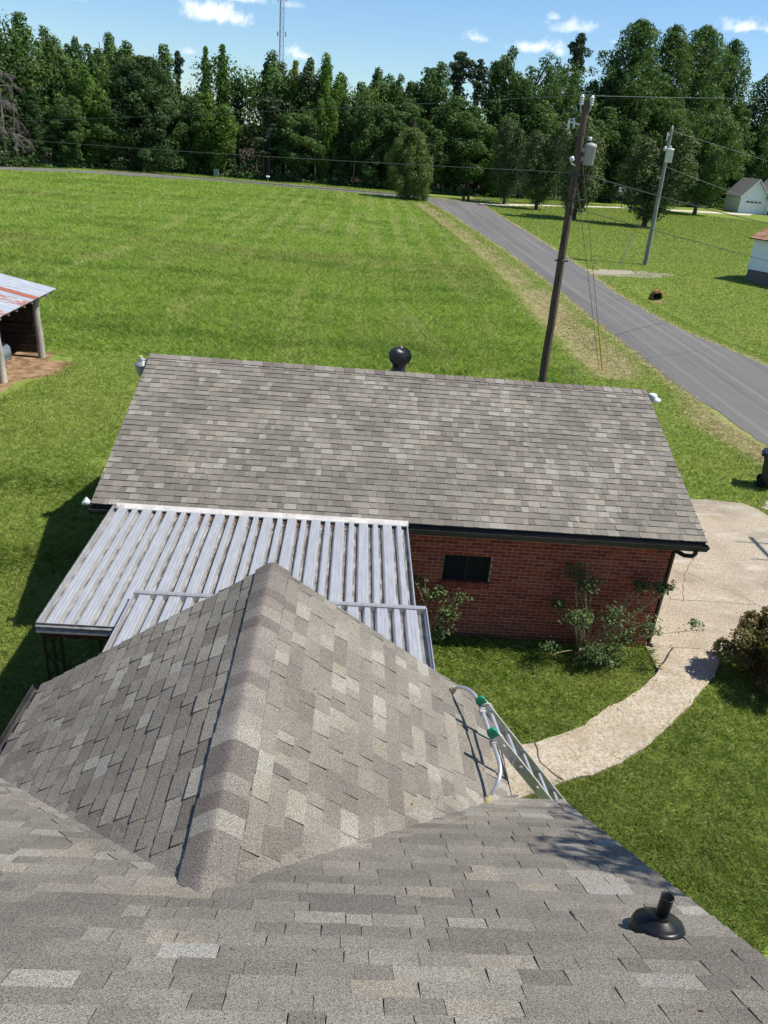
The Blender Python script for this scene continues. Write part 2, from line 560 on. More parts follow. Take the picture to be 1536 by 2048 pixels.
MAT = dict(
    shingle=m_shingle('roof_shingle', 1.31), ridge=m_shingle('ridge_shingle', 1.24, 190, True), brick=m_brick(),
    mortar=simple('mortar', (.52, .42, .36), .95, .1, vary=.15, scale=20, dirt=(.30, .16, .10), dirt_amt=.5),
    concrete=m_concrete('driveway_concrete'), walk=m_concrete('walk_concrete', (.375, .322, .245), (.26, .215, .155)),
    slab=simple('patio_slab', (.30, .29, .28), .9, .2, vary=.2, scale=3, bmp=.2), asphalt=m_asphalt(),
    ground=m_ground(), lawn=m_blade('lawn_blade', 0.0, 0.0, 1.0), field=m_blade('field_blade', 1.0, 0.0, 1.0),
    straw=m_blade('straw_blade', 0.5, 1.0, 1.0, .2),
    gravel=simple('gravel', (.31, .275, .215), .95, .1, vary=.35, scale=25, bmp=.6, dirt=(.21, .22, .10), dirt_amt=.8),
    pale=simple('pale_drive', (.52, .47, .40), .95, .1, vary=.15, scale=1.0),
    alu=m_alu(), black=simple('black_metal', (.022, .024, .028), .32, .5, vary=.3, scale=9),
    gutter=simple('gutter_enamel', (.030, .029, .030), .35, .5, vary=.3, scale=5, dirt=(.16, .13, .11), dirt_amt=.35),
    deck=simple('roof_deck', (.045, .040, .038), .9, .1), fascia=simple('brown_trim', (.085, .035, .028), .7, .3, vary=.25, scale=8),
    soffit=simple('soffit', (.30, .29, .27), .8, .2), rubber=simple('black_rubber', (.0075, .008, .010), .34, .32, vary=.3, scale=14, dirt=(.035, .033, .03), dirt_amt=.25),
    glass=simple('dark_glass', (.010, .013, .016), .12, .5, vary=.2, scale=2), screen=simple('window_screen', (.010, .012, .014), .6, .15, vary=.2, scale=30), frame=simple('window_frame', (.022, .022, .025), .5, .3),
    bright=simple('ladder_aluminium', (.70, .70, .71), .33, .5, .72, vary=.10, scale=14, dirt=(.45, .43, .40), dirt_amt=.35),
    dull=simple('rail_aluminium', (.56, .54, .52), .42, .5, .5, vary=.15, scale=12, dirt=(.30, .28, .25), dirt_amt=.4),
    green=simple('green_plastic', (.0, .19, .085), .38, .5, vary=.1, scale=10), pad=simple('cream_rubber', (.55, .47, .29), .8, .2, vary=.2, scale=25, dirt=(.28, .15, .07), dirt_amt=.6),
    pole=m_wood('creosote_pole', (.050, .034, .026), (.150, .105, .080), (5, 5, .35), 7), pole2=m_wood('treated_pole', (.13, .16, .13), (.27, .30, .26), (5, 5, .35), 7),
    greywood=m_wood('weathered_wood', (.24, .225, .195), (.46, .43, .37), (5, 5, .5), 6), darkwood=m_wood('barn_board', (.030, .020, .016), (.085, .058, .045), (2, 2, 2), 5),
    steel=simple('galvanised', (.50, .50, .50), .5, .4, .4, vary=.2, scale=8, dirt=(.30, .22, .17), dirt_amt=.5), porcelain=simple('porcelain', (.62, .62, .62), .25, .6, vary=.1),
    tank=simple('tank_paint', (.34, .315, .30), .5, .4, vary=.12, scale=3, dirt=(.22, .13, .11), dirt_amt=.6, stretch=(1, 1, .25)), tank2=simple('pale_tank_paint', (.60, .63, .64), .4, .4, vary=.08),
    wire=simple('cable', (.030, .030, .030), .6, .3), wire2=simple('bright_cable', (.20, .20, .20), .5, .4, .3), yellow=simple('yellow_plastic', (.55, .43, .03), .5, .4),
    white=simple('white_siding', (.80, .82, .84), .6, .3, vary=.05, scale=3), trimw=simple('white_trim', (.80, .80, .80), .5, .3, vary=.04),
    brownroof=m_shingle('brown_shingle', 1.0, 60), greyroof=simple('grey_shingle', (.25, .235, .225), .9, .2, vary=.2, scale=14), cmu=simple('foundation_brick', (.17, .135, .125), .9, .1, vary=.35, scale=12),
    rust=m_rusty(), carpaint=simple('grey_car_paint', (.19, .24, .26), .22, .6, .3, vary=.04), chrome=simple('chrome', (.75, .75, .76), .15, .5, 1.0, vary=.03),
    tyre=simple('tyre', (.02, .02, .02), .85, .2), lampgrey=simple('grey_lamp', (.30, .31, .32), .4, .5, .3, vary=.15, scale=12), diffuser=simple('lamp_diffuser', (.42, .42, .36), .25, .5, vary=.1),
    whitelamp=simple('white_lamp', (.66, .73, .74), .35, .5, vary=.05), clay=simple('clay_pipe', (.30, .11, .06), .8, .2, vary=.25, scale=10), bin=simple('bin_plastic', (.022, .030, .026), .45, .4, vary=.2, scale=8),
    bark=m_wood('tree_bark', (.055, .045, .037), (.14, .115, .095), (3, 3, .6), 5), deadbark=simple('bare_bark', (.19, .165, .155), .9, .1, vary=.2, scale=3), cane=simple('rose_cane', (.30, .245, .14), .8, .2, vary=.3, scale=30),
    oak=m_leaf('oak_leaf', (0.048, 0.094, 0.029), (0.087, 0.157, 0.045), (0.147, 0.228, 0.067)), dark=m_leaf('dark_leaf', (0.035, 0.069, 0.028), (0.064, 0.113, 0.040), (0.108, 0.166, 0.055)),
    poplar=m_leaf('poplar_leaf', (0.069, 0.128, 0.043), (0.122, 0.202, 0.064), (0.206, 0.292, 0.104)), brightl=m_leaf('bright_leaf', (0.069, 0.125, 0.027), (0.122, 0.213, 0.044), (0.200, 0.306, 0.069)),
    pine=m_leaf('pine_needle', (0.031, 0.052, 0.026), (0.058, 0.088, 0.039), (0.104, 0.130, 0.058), .15), cedar=m_leaf('cedar_spray', (0.059, 0.089, 0.034), (0.111, 0.150, 0.051), (0.196, 0.231, 0.085), .15),
    cedarl=m_leaf('olive_spray', (.080, .120, .034), (.140, .190, .056), (.210, .260, .085), .3), bigl=m_leaf('pale_oak_leaf', (.048, .092, .028), (.088, .150, .042), (.140, .210, .060)), yellowl=m_leaf('yellow_leaf', (.12, .15, .02), (.21, .24, .03), (.30, .32, .05)), rose=m_leaf('rose_leaf', (0.040, 0.076, 0.023), (0.085, 0.139, 0.040), (0.215, 0.260, 0.108), .25, 4.0),
    redtip=m_leaf('red_tip_leaf', (.085, .115, .036), (.240, .180, .085), (.52, .31, .21), .35, 3.0), litter=simple('leaf_litter', (.14, .085, .05), .95, .1, vary=.5, scale=40),
)

rng = random.Random(11)
npr = np.random.default_rng(5)


def fast_mesh(name, v, nper, tints, mat, parent=None, origin=(0, 0, 0), smooth=False):
    """v: (n*nper,3) vertices, consecutive groups of nper form one face"""
    v = np.asarray(v, dtype=np.float32)
    n = len(v) // nper
    me = bpy.data.meshes.new(name)
    me.vertices.add(len(v)); me.loops.add(len(v)); me.polygons.add(n)
    me.vertices.foreach_set('co', (v - np.array(origin, dtype=np.float32)).ravel())
    me.loops.foreach_set('vertex_index', np.arange(len(v), dtype=np.int32))
    me.polygons.foreach_set('loop_start', np.arange(0, len(v), nper, dtype=np.int32))
    me.polygons.foreach_set('loop_total', np.full(n, nper, dtype=np.int32))
    me.materials.append(mat)
    at = me.attributes.new('tint', 'FLOAT', 'FACE')
    at.data.foreach_set('value', np.asarray(tints, dtype=np.float32))
    me.update(calc_edges=True)
    o = bpy.data.objects.new(name, me)
    COL.objects.link(o)
    if parent is not None:
        o.parent = parent
    else:
        o.location = origin
    return o

# ================================================================== GROUND AND ROADS
RL = [(150, 6), (119.3, 9.04), (98.2, 10.9), (82.8, 11.66), (66.9, 12.5), (52.6, 12.8), (41.7, 12.72), (33, 12.82), (27.4, 12.8), (24.6, 12.8), (22.4, 13.2), (18, 13.9), (5, 16.5), (-30, 23)]
RR = [(150, 17.4), (116.6, 17.4), (102.6, 17.35), (83.5, 17.45), (71.6, 17.5), (58.9, 17.1), (48, 16.6), (40.8, 17.0), (34.4, 18.6), (27, 20), (18, 22), (5, 25.5), (-30, 33)]
ry = np.array([p[0] for p in RL][::-1]); rx = np.array([p[1] for p in RL][::-1])
qy = np.array([p[0] for p in RR][::-1]); qx = np.array([p[1] for p in RR][::-1])
roadL = lambda y: np.interp(y, ry, rx)
roadR = lambda y: np.interp(y, qy, qx)


def height(x, y):
    x = np.asarray(x, float); y = np.asarray(y, float)
    dl = roadL(y) - x
    left = -0.34 * np.exp(-((dl - 2.3) / 0.9) ** 2) * np.clip((y - 29) / 4, 0, 1) * np.clip((112 - y) / 10, 0, 1)
    dr = x - roadR(y)
    right = -0.42 * np.exp(-((dr - 2.6) / 1.1) ** 2) * np.clip((y - 34) / 4, 0, 1) * np.clip((55 - y) / 3, 0, 1)
    roll = 0.05 * np.sin(x * 0.31 + 1) * np.sin(y * 0.23) * np.clip((y - 22) / 10, 0, 1)
    roll = np.where(x > roadL(y) - 1.5, 0, roll)
    return left + right + roll


def inpoly(x, y, poly):
    x = np.asarray(x); y = np.asarray(y)
    r = np.zeros(x.shape, bool)
    j = len(poly) - 1
    for i in range(len(poly)):
        xi, yi = poly[i]; xj, yj = poly[j]
        if yi != yj:
            r ^= ((yi > y) != (yj > y)) & (x < (xj - xi) * (y - yi) / (yj - yi) + xi)
        j = i
    return r


def wob(x, y, s=1.0, k=0):
    return (np.sin(x * 1.7 * s + k) + np.sin(y * 2.3 * s + 1.3 * k) + np.sin((x + y) * 3.9 * s + k * 2) * .6 + np.sin((x - 1.7 * y) * 7.1 * s) * .35) / 3


WALK = [(5.60, 11.29), (5.60, 10.92), (5.61, 10.6), (5.23, 10.17), (4.62, 9.68), (3.9, 9.11), (3.58, 8.92), (3.11, 8.71), (2.87, 8.64), (2.2, 8.5), (1.7, 8.4), (1.7, 7.1), (2.5, 7.5),
        (3.27, 7.91), (3.74, 8.07), (4.26, 8.35), (4.85, 8.79), (5.37, 9.27), (6.06, 9.98), (6.55, 10.54), (7.05, 11.29)]
DRIVE = [(5.60, 11.32), (13.2, 11.32), (13.4, 14.5), (11.35, 16.3), (10.9, 17.0), (10.74, 17.7), (10.45, 18.04), (9.2, 18.06), (5.62, 18.1)]
APRON = [(10.85, 17.85), (11.0, 17.1), (11.5, 16.4), (13.5, 14.6), (15.2, 16), (14.4, 18.7), (12.6, 19.2)]
DIRT = [(-9.7, 26.9), (-9.75, 25.4), (-10.1, 23.9), (-10.3, 22.6), (-10.3, 15), (-20, 15), (-20, 27.2), (-10.8, 27.2)]
GRAV = [(17.2, 60.4), (18.33, 60.6), (19.63, 61.6), (22.71, 61.9), (24.85, 61.5), (21.5, 58.3), (18.9, 57.8), (17.2, 57.4)]
FARN = [(-75, 85), (-46.05, 107.87), (-38.62, 113.64), (-29.8, 118.14), (-19.84, 120.99), (-9.13, 121.89), (-1.82, 121.46), (4.5, 120.2), (9.5, 119.0), (17.5, 116.6)]
FARF = [(-80, 90), (-49.5, 112.2), (-41.5, 119.0), (-32.13, 124.2), (-21.07, 126.6), (-9.72, 127.8), (-2.01, 128.0), (4.53, 127.6), (9.9, 126.2), (18, 121.6)]
PALEF = [(17.0, 121.3), (30.67, 132.4), (44.45, 142.4), (60, 150.5), (75.41, 156.5)]
PALEN = [(17.4, 117.6), (29.34, 128.49), (42.37, 137.9), (57, 145.2), (71.61, 150.6)]
FARP = FARN + FARF[::-1]
PALEP = PALEN + PALEF[::-1]


def lines():
    xs = list(np.arange(-60, 7, 1.0)) + list(np.arange(7, 24, 0.5)) + list(np.arange(24, 96, 1.5))
    ys = list(np.arange(-6, 30, 1.0)) + list(np.arange(30, 60, 0.6)) + list(np.arange(60, 190, 1.5))
    lo = [-3000, -1500, -800, -400, -200, -120, -80]
    xs = lo + xs + [110, 140, 200, 400, 800, 1500, 3000]
    ys = [-3000, -1200, -400, -150, -60, -25] + ys + [210, 260, 400, 800, 1600, 3000]
    return np.array(xs), np.array(ys)


gx, gy = lines()
XX, YY = np.meshgrid(gx, gy)
ZZ = height(XX, YY)


def zone_field(x, y):
    edge = 27.6 + 0.5 * np.sin(x * .35) + 0.25 * np.sin(x * 1.3)
    f = np.clip((y - edge) / 0.8, 0, 1) * np.clip((roadL(y) - 3.4 - x) / 0.8, 0, 1)
    return np.where(y > 122, 0, f)


def zone_dry(x, y):
    dl = roadL(y) - x
    a = np.exp(-((dl - 1.9) / 1.25) ** 2) * np.clip((y - 28.5) / 2.5, 0, 1) * np.clip((118 - y) / 8, 0, 1)
    heavy = np.where((y > 29) & (y < 50), 1.0, 0.62) * (1 + .30 * np.sin(y * .9) * np.sin(y * .37 + x))
    rim = np.maximum(np.exp(-(dl / .45) ** 2), np.exp(-((x - roadR(y)) / .35) ** 2)) * .75
    near = np.exp(-((dl - .3) / .9) ** 2) * np.clip((28 - y) / 3, 0, 1) * 0.95
    return np.clip(np.maximum.reduce([a * heavy, rim, near]), 0, 1)


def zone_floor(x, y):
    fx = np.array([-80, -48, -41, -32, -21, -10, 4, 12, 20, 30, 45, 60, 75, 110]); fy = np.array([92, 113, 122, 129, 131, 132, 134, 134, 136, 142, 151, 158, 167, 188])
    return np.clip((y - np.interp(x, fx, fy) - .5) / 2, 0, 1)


def zone_earth(x, y):
    e = np.zeros_like(x)
    e = np.where(inpoly(x, y, DIRT), 1.0, e)
    e = np.maximum(e, np.exp(-(((x - 10.2) / .8) ** 2 + ((y - 30.3) / .5) ** 2)) * .75)
    e = np.maximum(e, np.exp(-(((x - 19.7) / .7) ** 2 + ((y - 50.6) / .7) ** 2)) * .8)
    e = np.maximum(e, np.exp(-((y - 11.15) / .22) ** 2) * ((x > 1) & (x < 5.7)) * .42)
    return e


me = bpy.data.meshes.new('ground')
nX, nY = len(gx), len(gy)
vv = np.stack([XX.ravel(), YY.ravel(), ZZ.ravel()], 1)
ii = (np.arange(nY - 1)[:, None] * nX + np.arange(nX - 1)[None, :]).ravel()
ff = np.stack([ii, ii + 1, ii + 1 + nX, ii + nX], 1)
me.from_pydata(vv.tolist(), [], ff.tolist())
for nm, fn in (('field', zone_field), ('dry', zone_dry), ('earth', zone_earth), ('floor', zone_floor)):
    at = me.attributes.new(nm, 'FLOAT', 'POINT')
    at.data.foreach_set('value', fn(XX, YY).ravel().astype(np.float32))
me.materials.append(MAT['ground'])
me.polygons.foreach_set('use_smooth', [True] * len(me.polygons))
ground = bpy.data.objects.new('ground', me)
COL.objects.link(ground)
struct(ground)


def strip(name, near, far, z, mat, rag=0.1, step=0.5, across=4, zfun=None):
    """a paved strip between two polylines with slightly ragged rims"""
    def resample(pl, n):
        pl = [Vector((*p, 0)) for p in pl]
        L = [0]
        for a, b in zip(pl, pl[1:]):
            L.append(L[-1] + (b - a).length)
        t = np.linspace(0, L[-1], n)
        return np.interp(t, L, [p.x for p in pl]), np.interp(t, L, [p.y for p in pl])
    ln = sum((Vector(b) - Vector(a)).length for a, b in zip(near, near[1:]))
    n = max(8, int(ln / step))
    ax, ay = resample(near, n); bx, by = resample(far, n)
    wa = rag * (wob(ax, ay, 1, 1) + npr.normal(0, .35, n)); wb = rag * (wob(bx, by, 1, 2) + npr.normal(0, .35, n))
    dx, dy = bx - ax, by - ay
    l = np.hypot(dx, dy)
    ax, ay = ax - dx / l * wa, ay - dy / l * wa
    bx, by = bx + dx / l * wb, by + dy / l * wb
    b = MB()
    rows = []
    for k in range(n):
        rows.append([(ax[k] + (bx[k] - ax[k]) * s, ay[k] + (by[k] - ay[k]) * s, z + 0.05 * (1 - (2 * s - 1) ** 2) * (l[k] < 12)) for s in np.linspace(0, 1, across + 1)])
    b.grid(rows)
    return struct(b.build(name, mat))


def slab(name, poly, z, mat, rag=0.03, sub=0.12, keep=(), thick=0.1, extra=None):
    """cast slab: outline subdivided and roughened, top face at z"""
    P = []
    for i in range(len(poly)):
        a, c = np.array(poly[i]), np.array(poly[(i + 1) % len(poly)])
        d = c - a
        L = np.hypot(*d)
        nrm = np.array([d[1], -d[0]]) / max(L, 1e-6)
        k = max(1, int(L / sub))
        for j in range(k):
            q = a + d * j / k
            if i not in keep:
                q = q + nrm * rag * (npr.normal(0, .5) + wob(q[0], q[1], 2.2, 3))
            P.append((q[0], q[1], z))
    b = MB()
    b.prism([(x, y, z - thick) for x, y, _ in P], (0, 0, thick))
    if extra:
        extra(b)
    return struct(b.build(name, [mat, MAT['deck']]))


ys = list(np.arange(-30, 121, 10))
strip('road', [(float(roadL(y)), y) for y in ys], [(float(roadR(y)), y) for y in ys], 0.012, MAT['asphalt'], .13, .45)
strip('far_road', FARN, FARF, 0.022, MAT['asphalt'], .12, 1.0)
strip('pale_lane', PALEN, PALEF, 0.028, MAT['pale'], .2, 1.0)
slab('gravel_apron', APRON, 0.016, MAT['gravel'], .12, .2)
slab('gravel_turnout', GRAV, 0.02, MAT['gravel'], .3, .35)


def crack(b, pts, w, z):
    pts = [Vector((*p, z)) for p in pts]
    fine = []
    for p, q in zip(pts, pts[1:]):
        n = max(2, int((q - p).length / .12))
        for k in range(n):
            r = p.lerp(q, k / n)
            fine.append(r + Vector((rng.uniform(-.02, .02), rng.uniform(-.02, .02), 0)))
    fine.append(pts[-1])
    for p, q in zip(fine, fine[1:]):
        d = (q - p).normalized()
        s = Vector((-d.y, d.x, 0)) * w * rng.uniform(.4, 1.1) / 2
        b.face([p - s, q - s, q + s, p + s], 1)


def drive_marks(b):
    crack(b, [(6.9, 12.9), (7.35, 14.0), (8.0, 15.0), (8.7, 16.2)], .010, .044)
    crack(b, [(7.45, 14.1), (8.3, 13.2), (8.9, 12.4)], .008, .044)
    crack(b, [(5.7, 13.0), (8.6, 12.95)], .008, .044)
    crack(b, [(7.35, 14.0), (6.5, 14.9), (6.0, 15.9)], .008, .044)


slab('driveway', DRIVE, 0.04, MAT['concrete'], .05, .15, keep=(0, 8), extra=drive_marks)


def walk_marks(b):
    crack(b, [(3.3, 7.95), (3.05, 8.25), (3.05, 8.68)], .02, .059)
    crack(b, [(5.62, 10.65), (6.1, 11.28)], .03, .059)


slab('walkway', WALK, 0.055, MAT['walk'], .028, .16, keep=(0, 20), extra=walk_marks)
slab('patio', [(-3.2, 7.9), (1.1, 7.9), (1.1, 11.2), (-3.2, 11.2)], 0.06, MAT['slab'], .0, .5)

# ================================================================== SHINGLES


def clip_poly(subj, clip):
    out_ = subj
    for i in range(len(clip)):
        a, b = clip[i], clip[(i + 1) % len(clip)]
        src, out_ = out_, []
        if not src:
            return []
        inside = lambda p: (b[0] - a[0]) * (p[1] - a[1]) - (b[1] - a[1]) * (p[0] - a[0]) >= -1e-9
        for j in range(len(src)):
            p, q = src[j], src[(j + 1) % len(src)]
            ip, iq = inside(p), inside(q)
            if ip:
                out_.append(p)
            if ip != iq:
                dxp, dyp = q[0] - p[0], q[1] - p[1]
                den = (b[0] - a[0]) * dyp - (b[1] - a[1]) * dxp
                tt = -((b[0] - a[0]) * (p[1] - a[1]) - (b[1] - a[1]) * (p[0] - a[0])) / den
                out_.append((p[0] + dxp * tt, p[1] + dyp * tt))
    return out_


def shingles(mb, O, e, s, poly, expo=0.143, seed=1, lift=0.0045, wide=(.10, .34), gap=.004, base=.0065, m=0):
    """laminated shingles as real tabs: O eave origin, e along the eave, s up the slope, poly = ccw outline in (e,s) metres"""
    g = random.Random(seed)
    O, e, s = Vector(O), Vector(e).normalized(), Vector(s).normalized()
    n = e.cross(s)
    a0, a1 = min(p[0] for p in poly), max(p[0] for p in poly)
    b0_, b1_ = min(p[1] for p in poly), max(p[1] for p in poly)
    rows = int(math.ceil((b1_ - b0_) / expo))
    for k in range(rows):
        b0 = b0_ + k * expo
        b1 = b0 + expo
        a = a0 - g.uniform(0, .4)
        up = g.random() < .5
        ph = g.uniform(0, 6)
        tn = g.random()
        while a < a1:
            w = g.uniform(*wide)
            if g.random() < .12: w *= 1.7
            r = g.random()
            tn = (g.uniform(.0, .35) if r < .34 else g.uniform(.3, .62) if r < .68 else g.uniform(.6, .8) if r < .84 else g.uniform(.8, 1.0))
            up = not up if g.random() < .82 else up
            lf = (lift if up else 0.0) + (.006 if g.random() < .03 else 0.0)
            wv = .0022 * math.sin(a * 3 + ph)
            q = [(a, b0 + wv), (a + w - gap * g.choice((.12, .5, .9, 1.15)), b0 + wv + g.uniform(-.0015, .0015)), (a + w - gap * .35, b1 + .012), (a, b1 + .012)]
            c = clip_poly(q, poly)
            if len(c) >= 3:
                top = []
                for pa, pb in c:
                    f = max(0.0, min(1.0, (pb - b0) / (b1 - b0)))
                    h = (base + lf) * (1 - f) + .001 + g.uniform(-.0003, .0003)
                    top.append(O + e * pa + s * pb + n * h)
                mb.face(top, m, tn)
                for j in range(len(c)):
                    i2 = (j + 1) % len(c)
                    mid_b = (c[j][1] + c[i2][1]) / 2
                    if mid_b > b1 + .005:
                        continue
                    lo = [O + e * c[x][0] + s * c[x][1] - n * .002 for x in (j, i2)]
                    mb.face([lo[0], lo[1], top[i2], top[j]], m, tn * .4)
            a += w


def ridge_cap(mb, A, B, slope, half=.15, expo=.145, seed=3, soft=.05, rise=.02, m=0):
    g = random.Random(seed)
    A, B = Vector(A), Vector(B)
    d = (B - A)
    L = d.length
    d.normalize()
    side = d.cross(Vector((0, 0, 1))).normalized()
    n = int(L / expo)
    offs = [-1, -.8, -.55, -.3, -.12, 0, .12, .3, .55, .8, 1]
    for k in range(n + 1):
        p0 = A + d * (k * expo)
        p1 = A + d * min(L, (k + 1) * expo + .03)
        tn = g.choice((.05, .15, .3, .4, .5, .62, .75, .9))
        hw = half * g.uniform(.95, 1.05)
        rows = []
        for p, h in ((p0, rise + .010), (p1, rise)):
            r = []
            for o in offs:
                x = o * hw
                z = -(math.sqrt(x * x + soft * soft) - soft) * slope
                r.append(p + side * x + Vector((0, 0, z + h)))
            rows.append(r)
        mb.grid(rows, m, tn, True)
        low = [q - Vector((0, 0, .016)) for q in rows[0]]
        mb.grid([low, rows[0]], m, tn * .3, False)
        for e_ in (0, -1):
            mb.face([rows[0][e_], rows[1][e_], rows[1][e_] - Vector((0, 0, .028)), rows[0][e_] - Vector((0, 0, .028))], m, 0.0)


def brick_wall(mb, O, e, n, W_, Hh, holes=(), seed=2, L=.1935, Hc=.0575, joint=.0097, m_b=0, m_m=1, thick=.1):
    """running bond of single bricks standing 4 mm proud of the mortar; O lower corner, e along the wall, n outwards"""
    g = random.Random(seed)
    O, e, n = Vector(O), Vector(e), Vector(n)
    z = Vector((0, 0, 1))

    def slab_(a0, a1, b0, b1, d0, d1, m, t):
        P = [O + e * a + z * b + n * d for d in (d0, d1) for a, b in ((a0, b0), (a1, b0), (a1, b1), (a0, b1))]
        i = len(mb.v)
        mb.v.extend([tuple(p) for p in P])
        for f in ((4, 5, 6, 7), (0, 1, 5, 4), (1, 2, 6, 5), (2, 3, 7, 6), (3, 0, 4, 7), (3, 2, 1, 0)):
            mb.f.append(tuple(i + k for k in f)); mb.m.append(m); mb.t.append(t); mb.sm.append(False)
    # mortar body, split round the holes
    cuts = [(0, W_, 0, Hh)]
    for (h0, h1, v0, v1) in holes:
        new = []
        for (a0, a1, b0, b1) in cuts:
            if h0 >= a1 or h1 <= a0:
                new.append((a0, a1, b0, b1)); continue
            if h0 > a0: new.append((a0, h0, b0, b1))
            if h1 < a1: new.append((h1, a1, b0, b1))
            new.append((h0, h1, b0, v0)); new.append((h0, h1, v1, b1))
        cuts = new
    for (a0, a1, b0, b1) in cuts:
        slab_(a0, a1, b0, b1, -thick, 0, m_m, .5)
    rows = int(Hh / (Hc + joint))
    for k in range(rows):
        b0 = k * (Hc + joint) + joint * .5
        a = -(L + joint) * (.5 if k % 2 else 0.0)
        while a < W_:
            x0, x1 = max(a, 0), min(a + L, W_)
            b1 = b0 + Hc
            segs = [(x0, x1)]
            for (h0, h1, v0, v1) in holes:
                if b1 > v0 and b0 < v1:
                    ns = []
                    for s0, s1 in segs:
                        if h0 >= s1 or h1 <= s0: ns.append((s0, s1))
                        else:
                            if h0 - s0 > .015: ns.append((s0, h0 - .004))
                            if s1 - h1 > .015: ns.append((h1 + .004, s1))
                    segs = ns
            for s0, s1 in segs:
                if s1 - s0 > .012:
                    j = g.uniform(-.0015, .0015)
                    slab_(s0, s1, b0 + j, b1 + j, -.02, .0045 + g.uniform(-.001, .0015), m_b, g.random())
            a += L + joint

# ================================================================== MAIN HOUSE
ZR, XR, YV, YG, SL, HW = 4.28, -0.61, 2.76, 6.2, 0.684, 2.26
ZE = ZR - SL * HW
cs = 1 / math.sqrt(1 + SL * SL); sn = SL * cs
house = empty('main_house', (-0.6, 1.5, 0), 'house in the foreground with weathered grey-brown shingles and a projecting gable wing', 'house')
# main slope faces the garage, rake on the right
YM = 4.93
ZM = ZR - SL * (YM - YV)
XK, XL_ = 2.105, -9.0
up_len = (YM + 0.9) / cs
b = MB()
poly = [(-XK, 0), (-XL_, 0), (-XL_, up_len), (-XK, up_len)]
shingles(b, (0, YM, ZM), (-1, 0, 0), (0, -cs, sn), poly, seed=21, wide=(.10, .34), gap=.0068, lift=.006)
YT, ZT = -0.9, ZM + SL * (YM + 0.9)
nv = Vector((0, sn, cs))
b.prism([Vector(p) - nv * .10 for p in ((XK - .02, YM - .01, ZM), (XK - .02, YT, ZT), (XL_, YT, ZT), (XL_, YM - .01, ZM))], nv * .0985, 1)
# rear slope of the main roof, down behind the viewer
nb = Vector((0, -sn, cs))
shingles(b, (XL_, -5.6, ZT - SL * 4.7), (1, 0, 0), (0, cs, sn), [(0, 0), (XK - XL_, 0), (XK - XL_, 4.7 / cs), (0, 4.7 / cs)], seed=5, wide=(.25, .7))
b.prism([Vector(p) - nb * .10 for p in ((XL_, -5.6, ZT - SL * 4.7), (XK - .02, -5.6, ZT - SL * 4.7), (XK - .02, YT, ZT), (XL_, YT, ZT))], nb * .0985, 1)
main_roof = b.build('main_roof', [MAT['shingle'], MAT['deck']], house)
b = MB()
ridge_cap(b, (XL_, YT, ZT), (XK, YT, ZT), SL, seed=8)
b.build('ridge_cap', MAT['ridge'], main_roof)
# wing slopes
hyp = HW / cs
for sgn, sd_ in ((1, 31), (-1, 32)):
    b = MB()
    nn = Vector((sgn * sn, 0, cs))
    ex = XR + sgn * HW
    y_in = YV + HW            # where the valley meets the eave
    if sgn > 0:
        O, e = (ex, 0, ZE), (0, 1, 0)
        poly = [(y_in - .02, 0), (YG, 0), (YG, hyp), (YV - .02, hyp)]
    else:
        O, e = (ex, 0, ZE), (0, -1, 0)
        poly = [(-YG, 0), (-y_in + .02, 0), (-YV + .02, hyp), (-YG, hyp)]
    shingles(b, O, e, (-sgn * cs, 0, sn), poly, seed=sd_, wide=(.09, .28), gap=.006, lift=.006 if sgn > 0 else .0065, base=.0065 if sgn > 0 else .009)
    b.prism([Vector(p) - nn * .10 for p in ((ex, y_in, ZE), (ex, YG - .012, ZE), (XR, YG - .012, ZR), (XR, YV, ZR))][::sgn], nn * .0985, 1)
    b.build('wing_roof', [MAT['shingle'], MAT['deck']], house)
b = MB()
ridge_cap(b, (XR, YG + .01, ZR), (XR, YV - .06, ZR + .004), SL, half=.155, seed=14, soft=.026, rise=.008)
b.build('ridge_cap', MAT['ridge'], house)
def roofR(x, y, d=0):
    return Vector((x, y, ZR - SL * (x - XR))) + Vector((sn, 0, cs)) * d


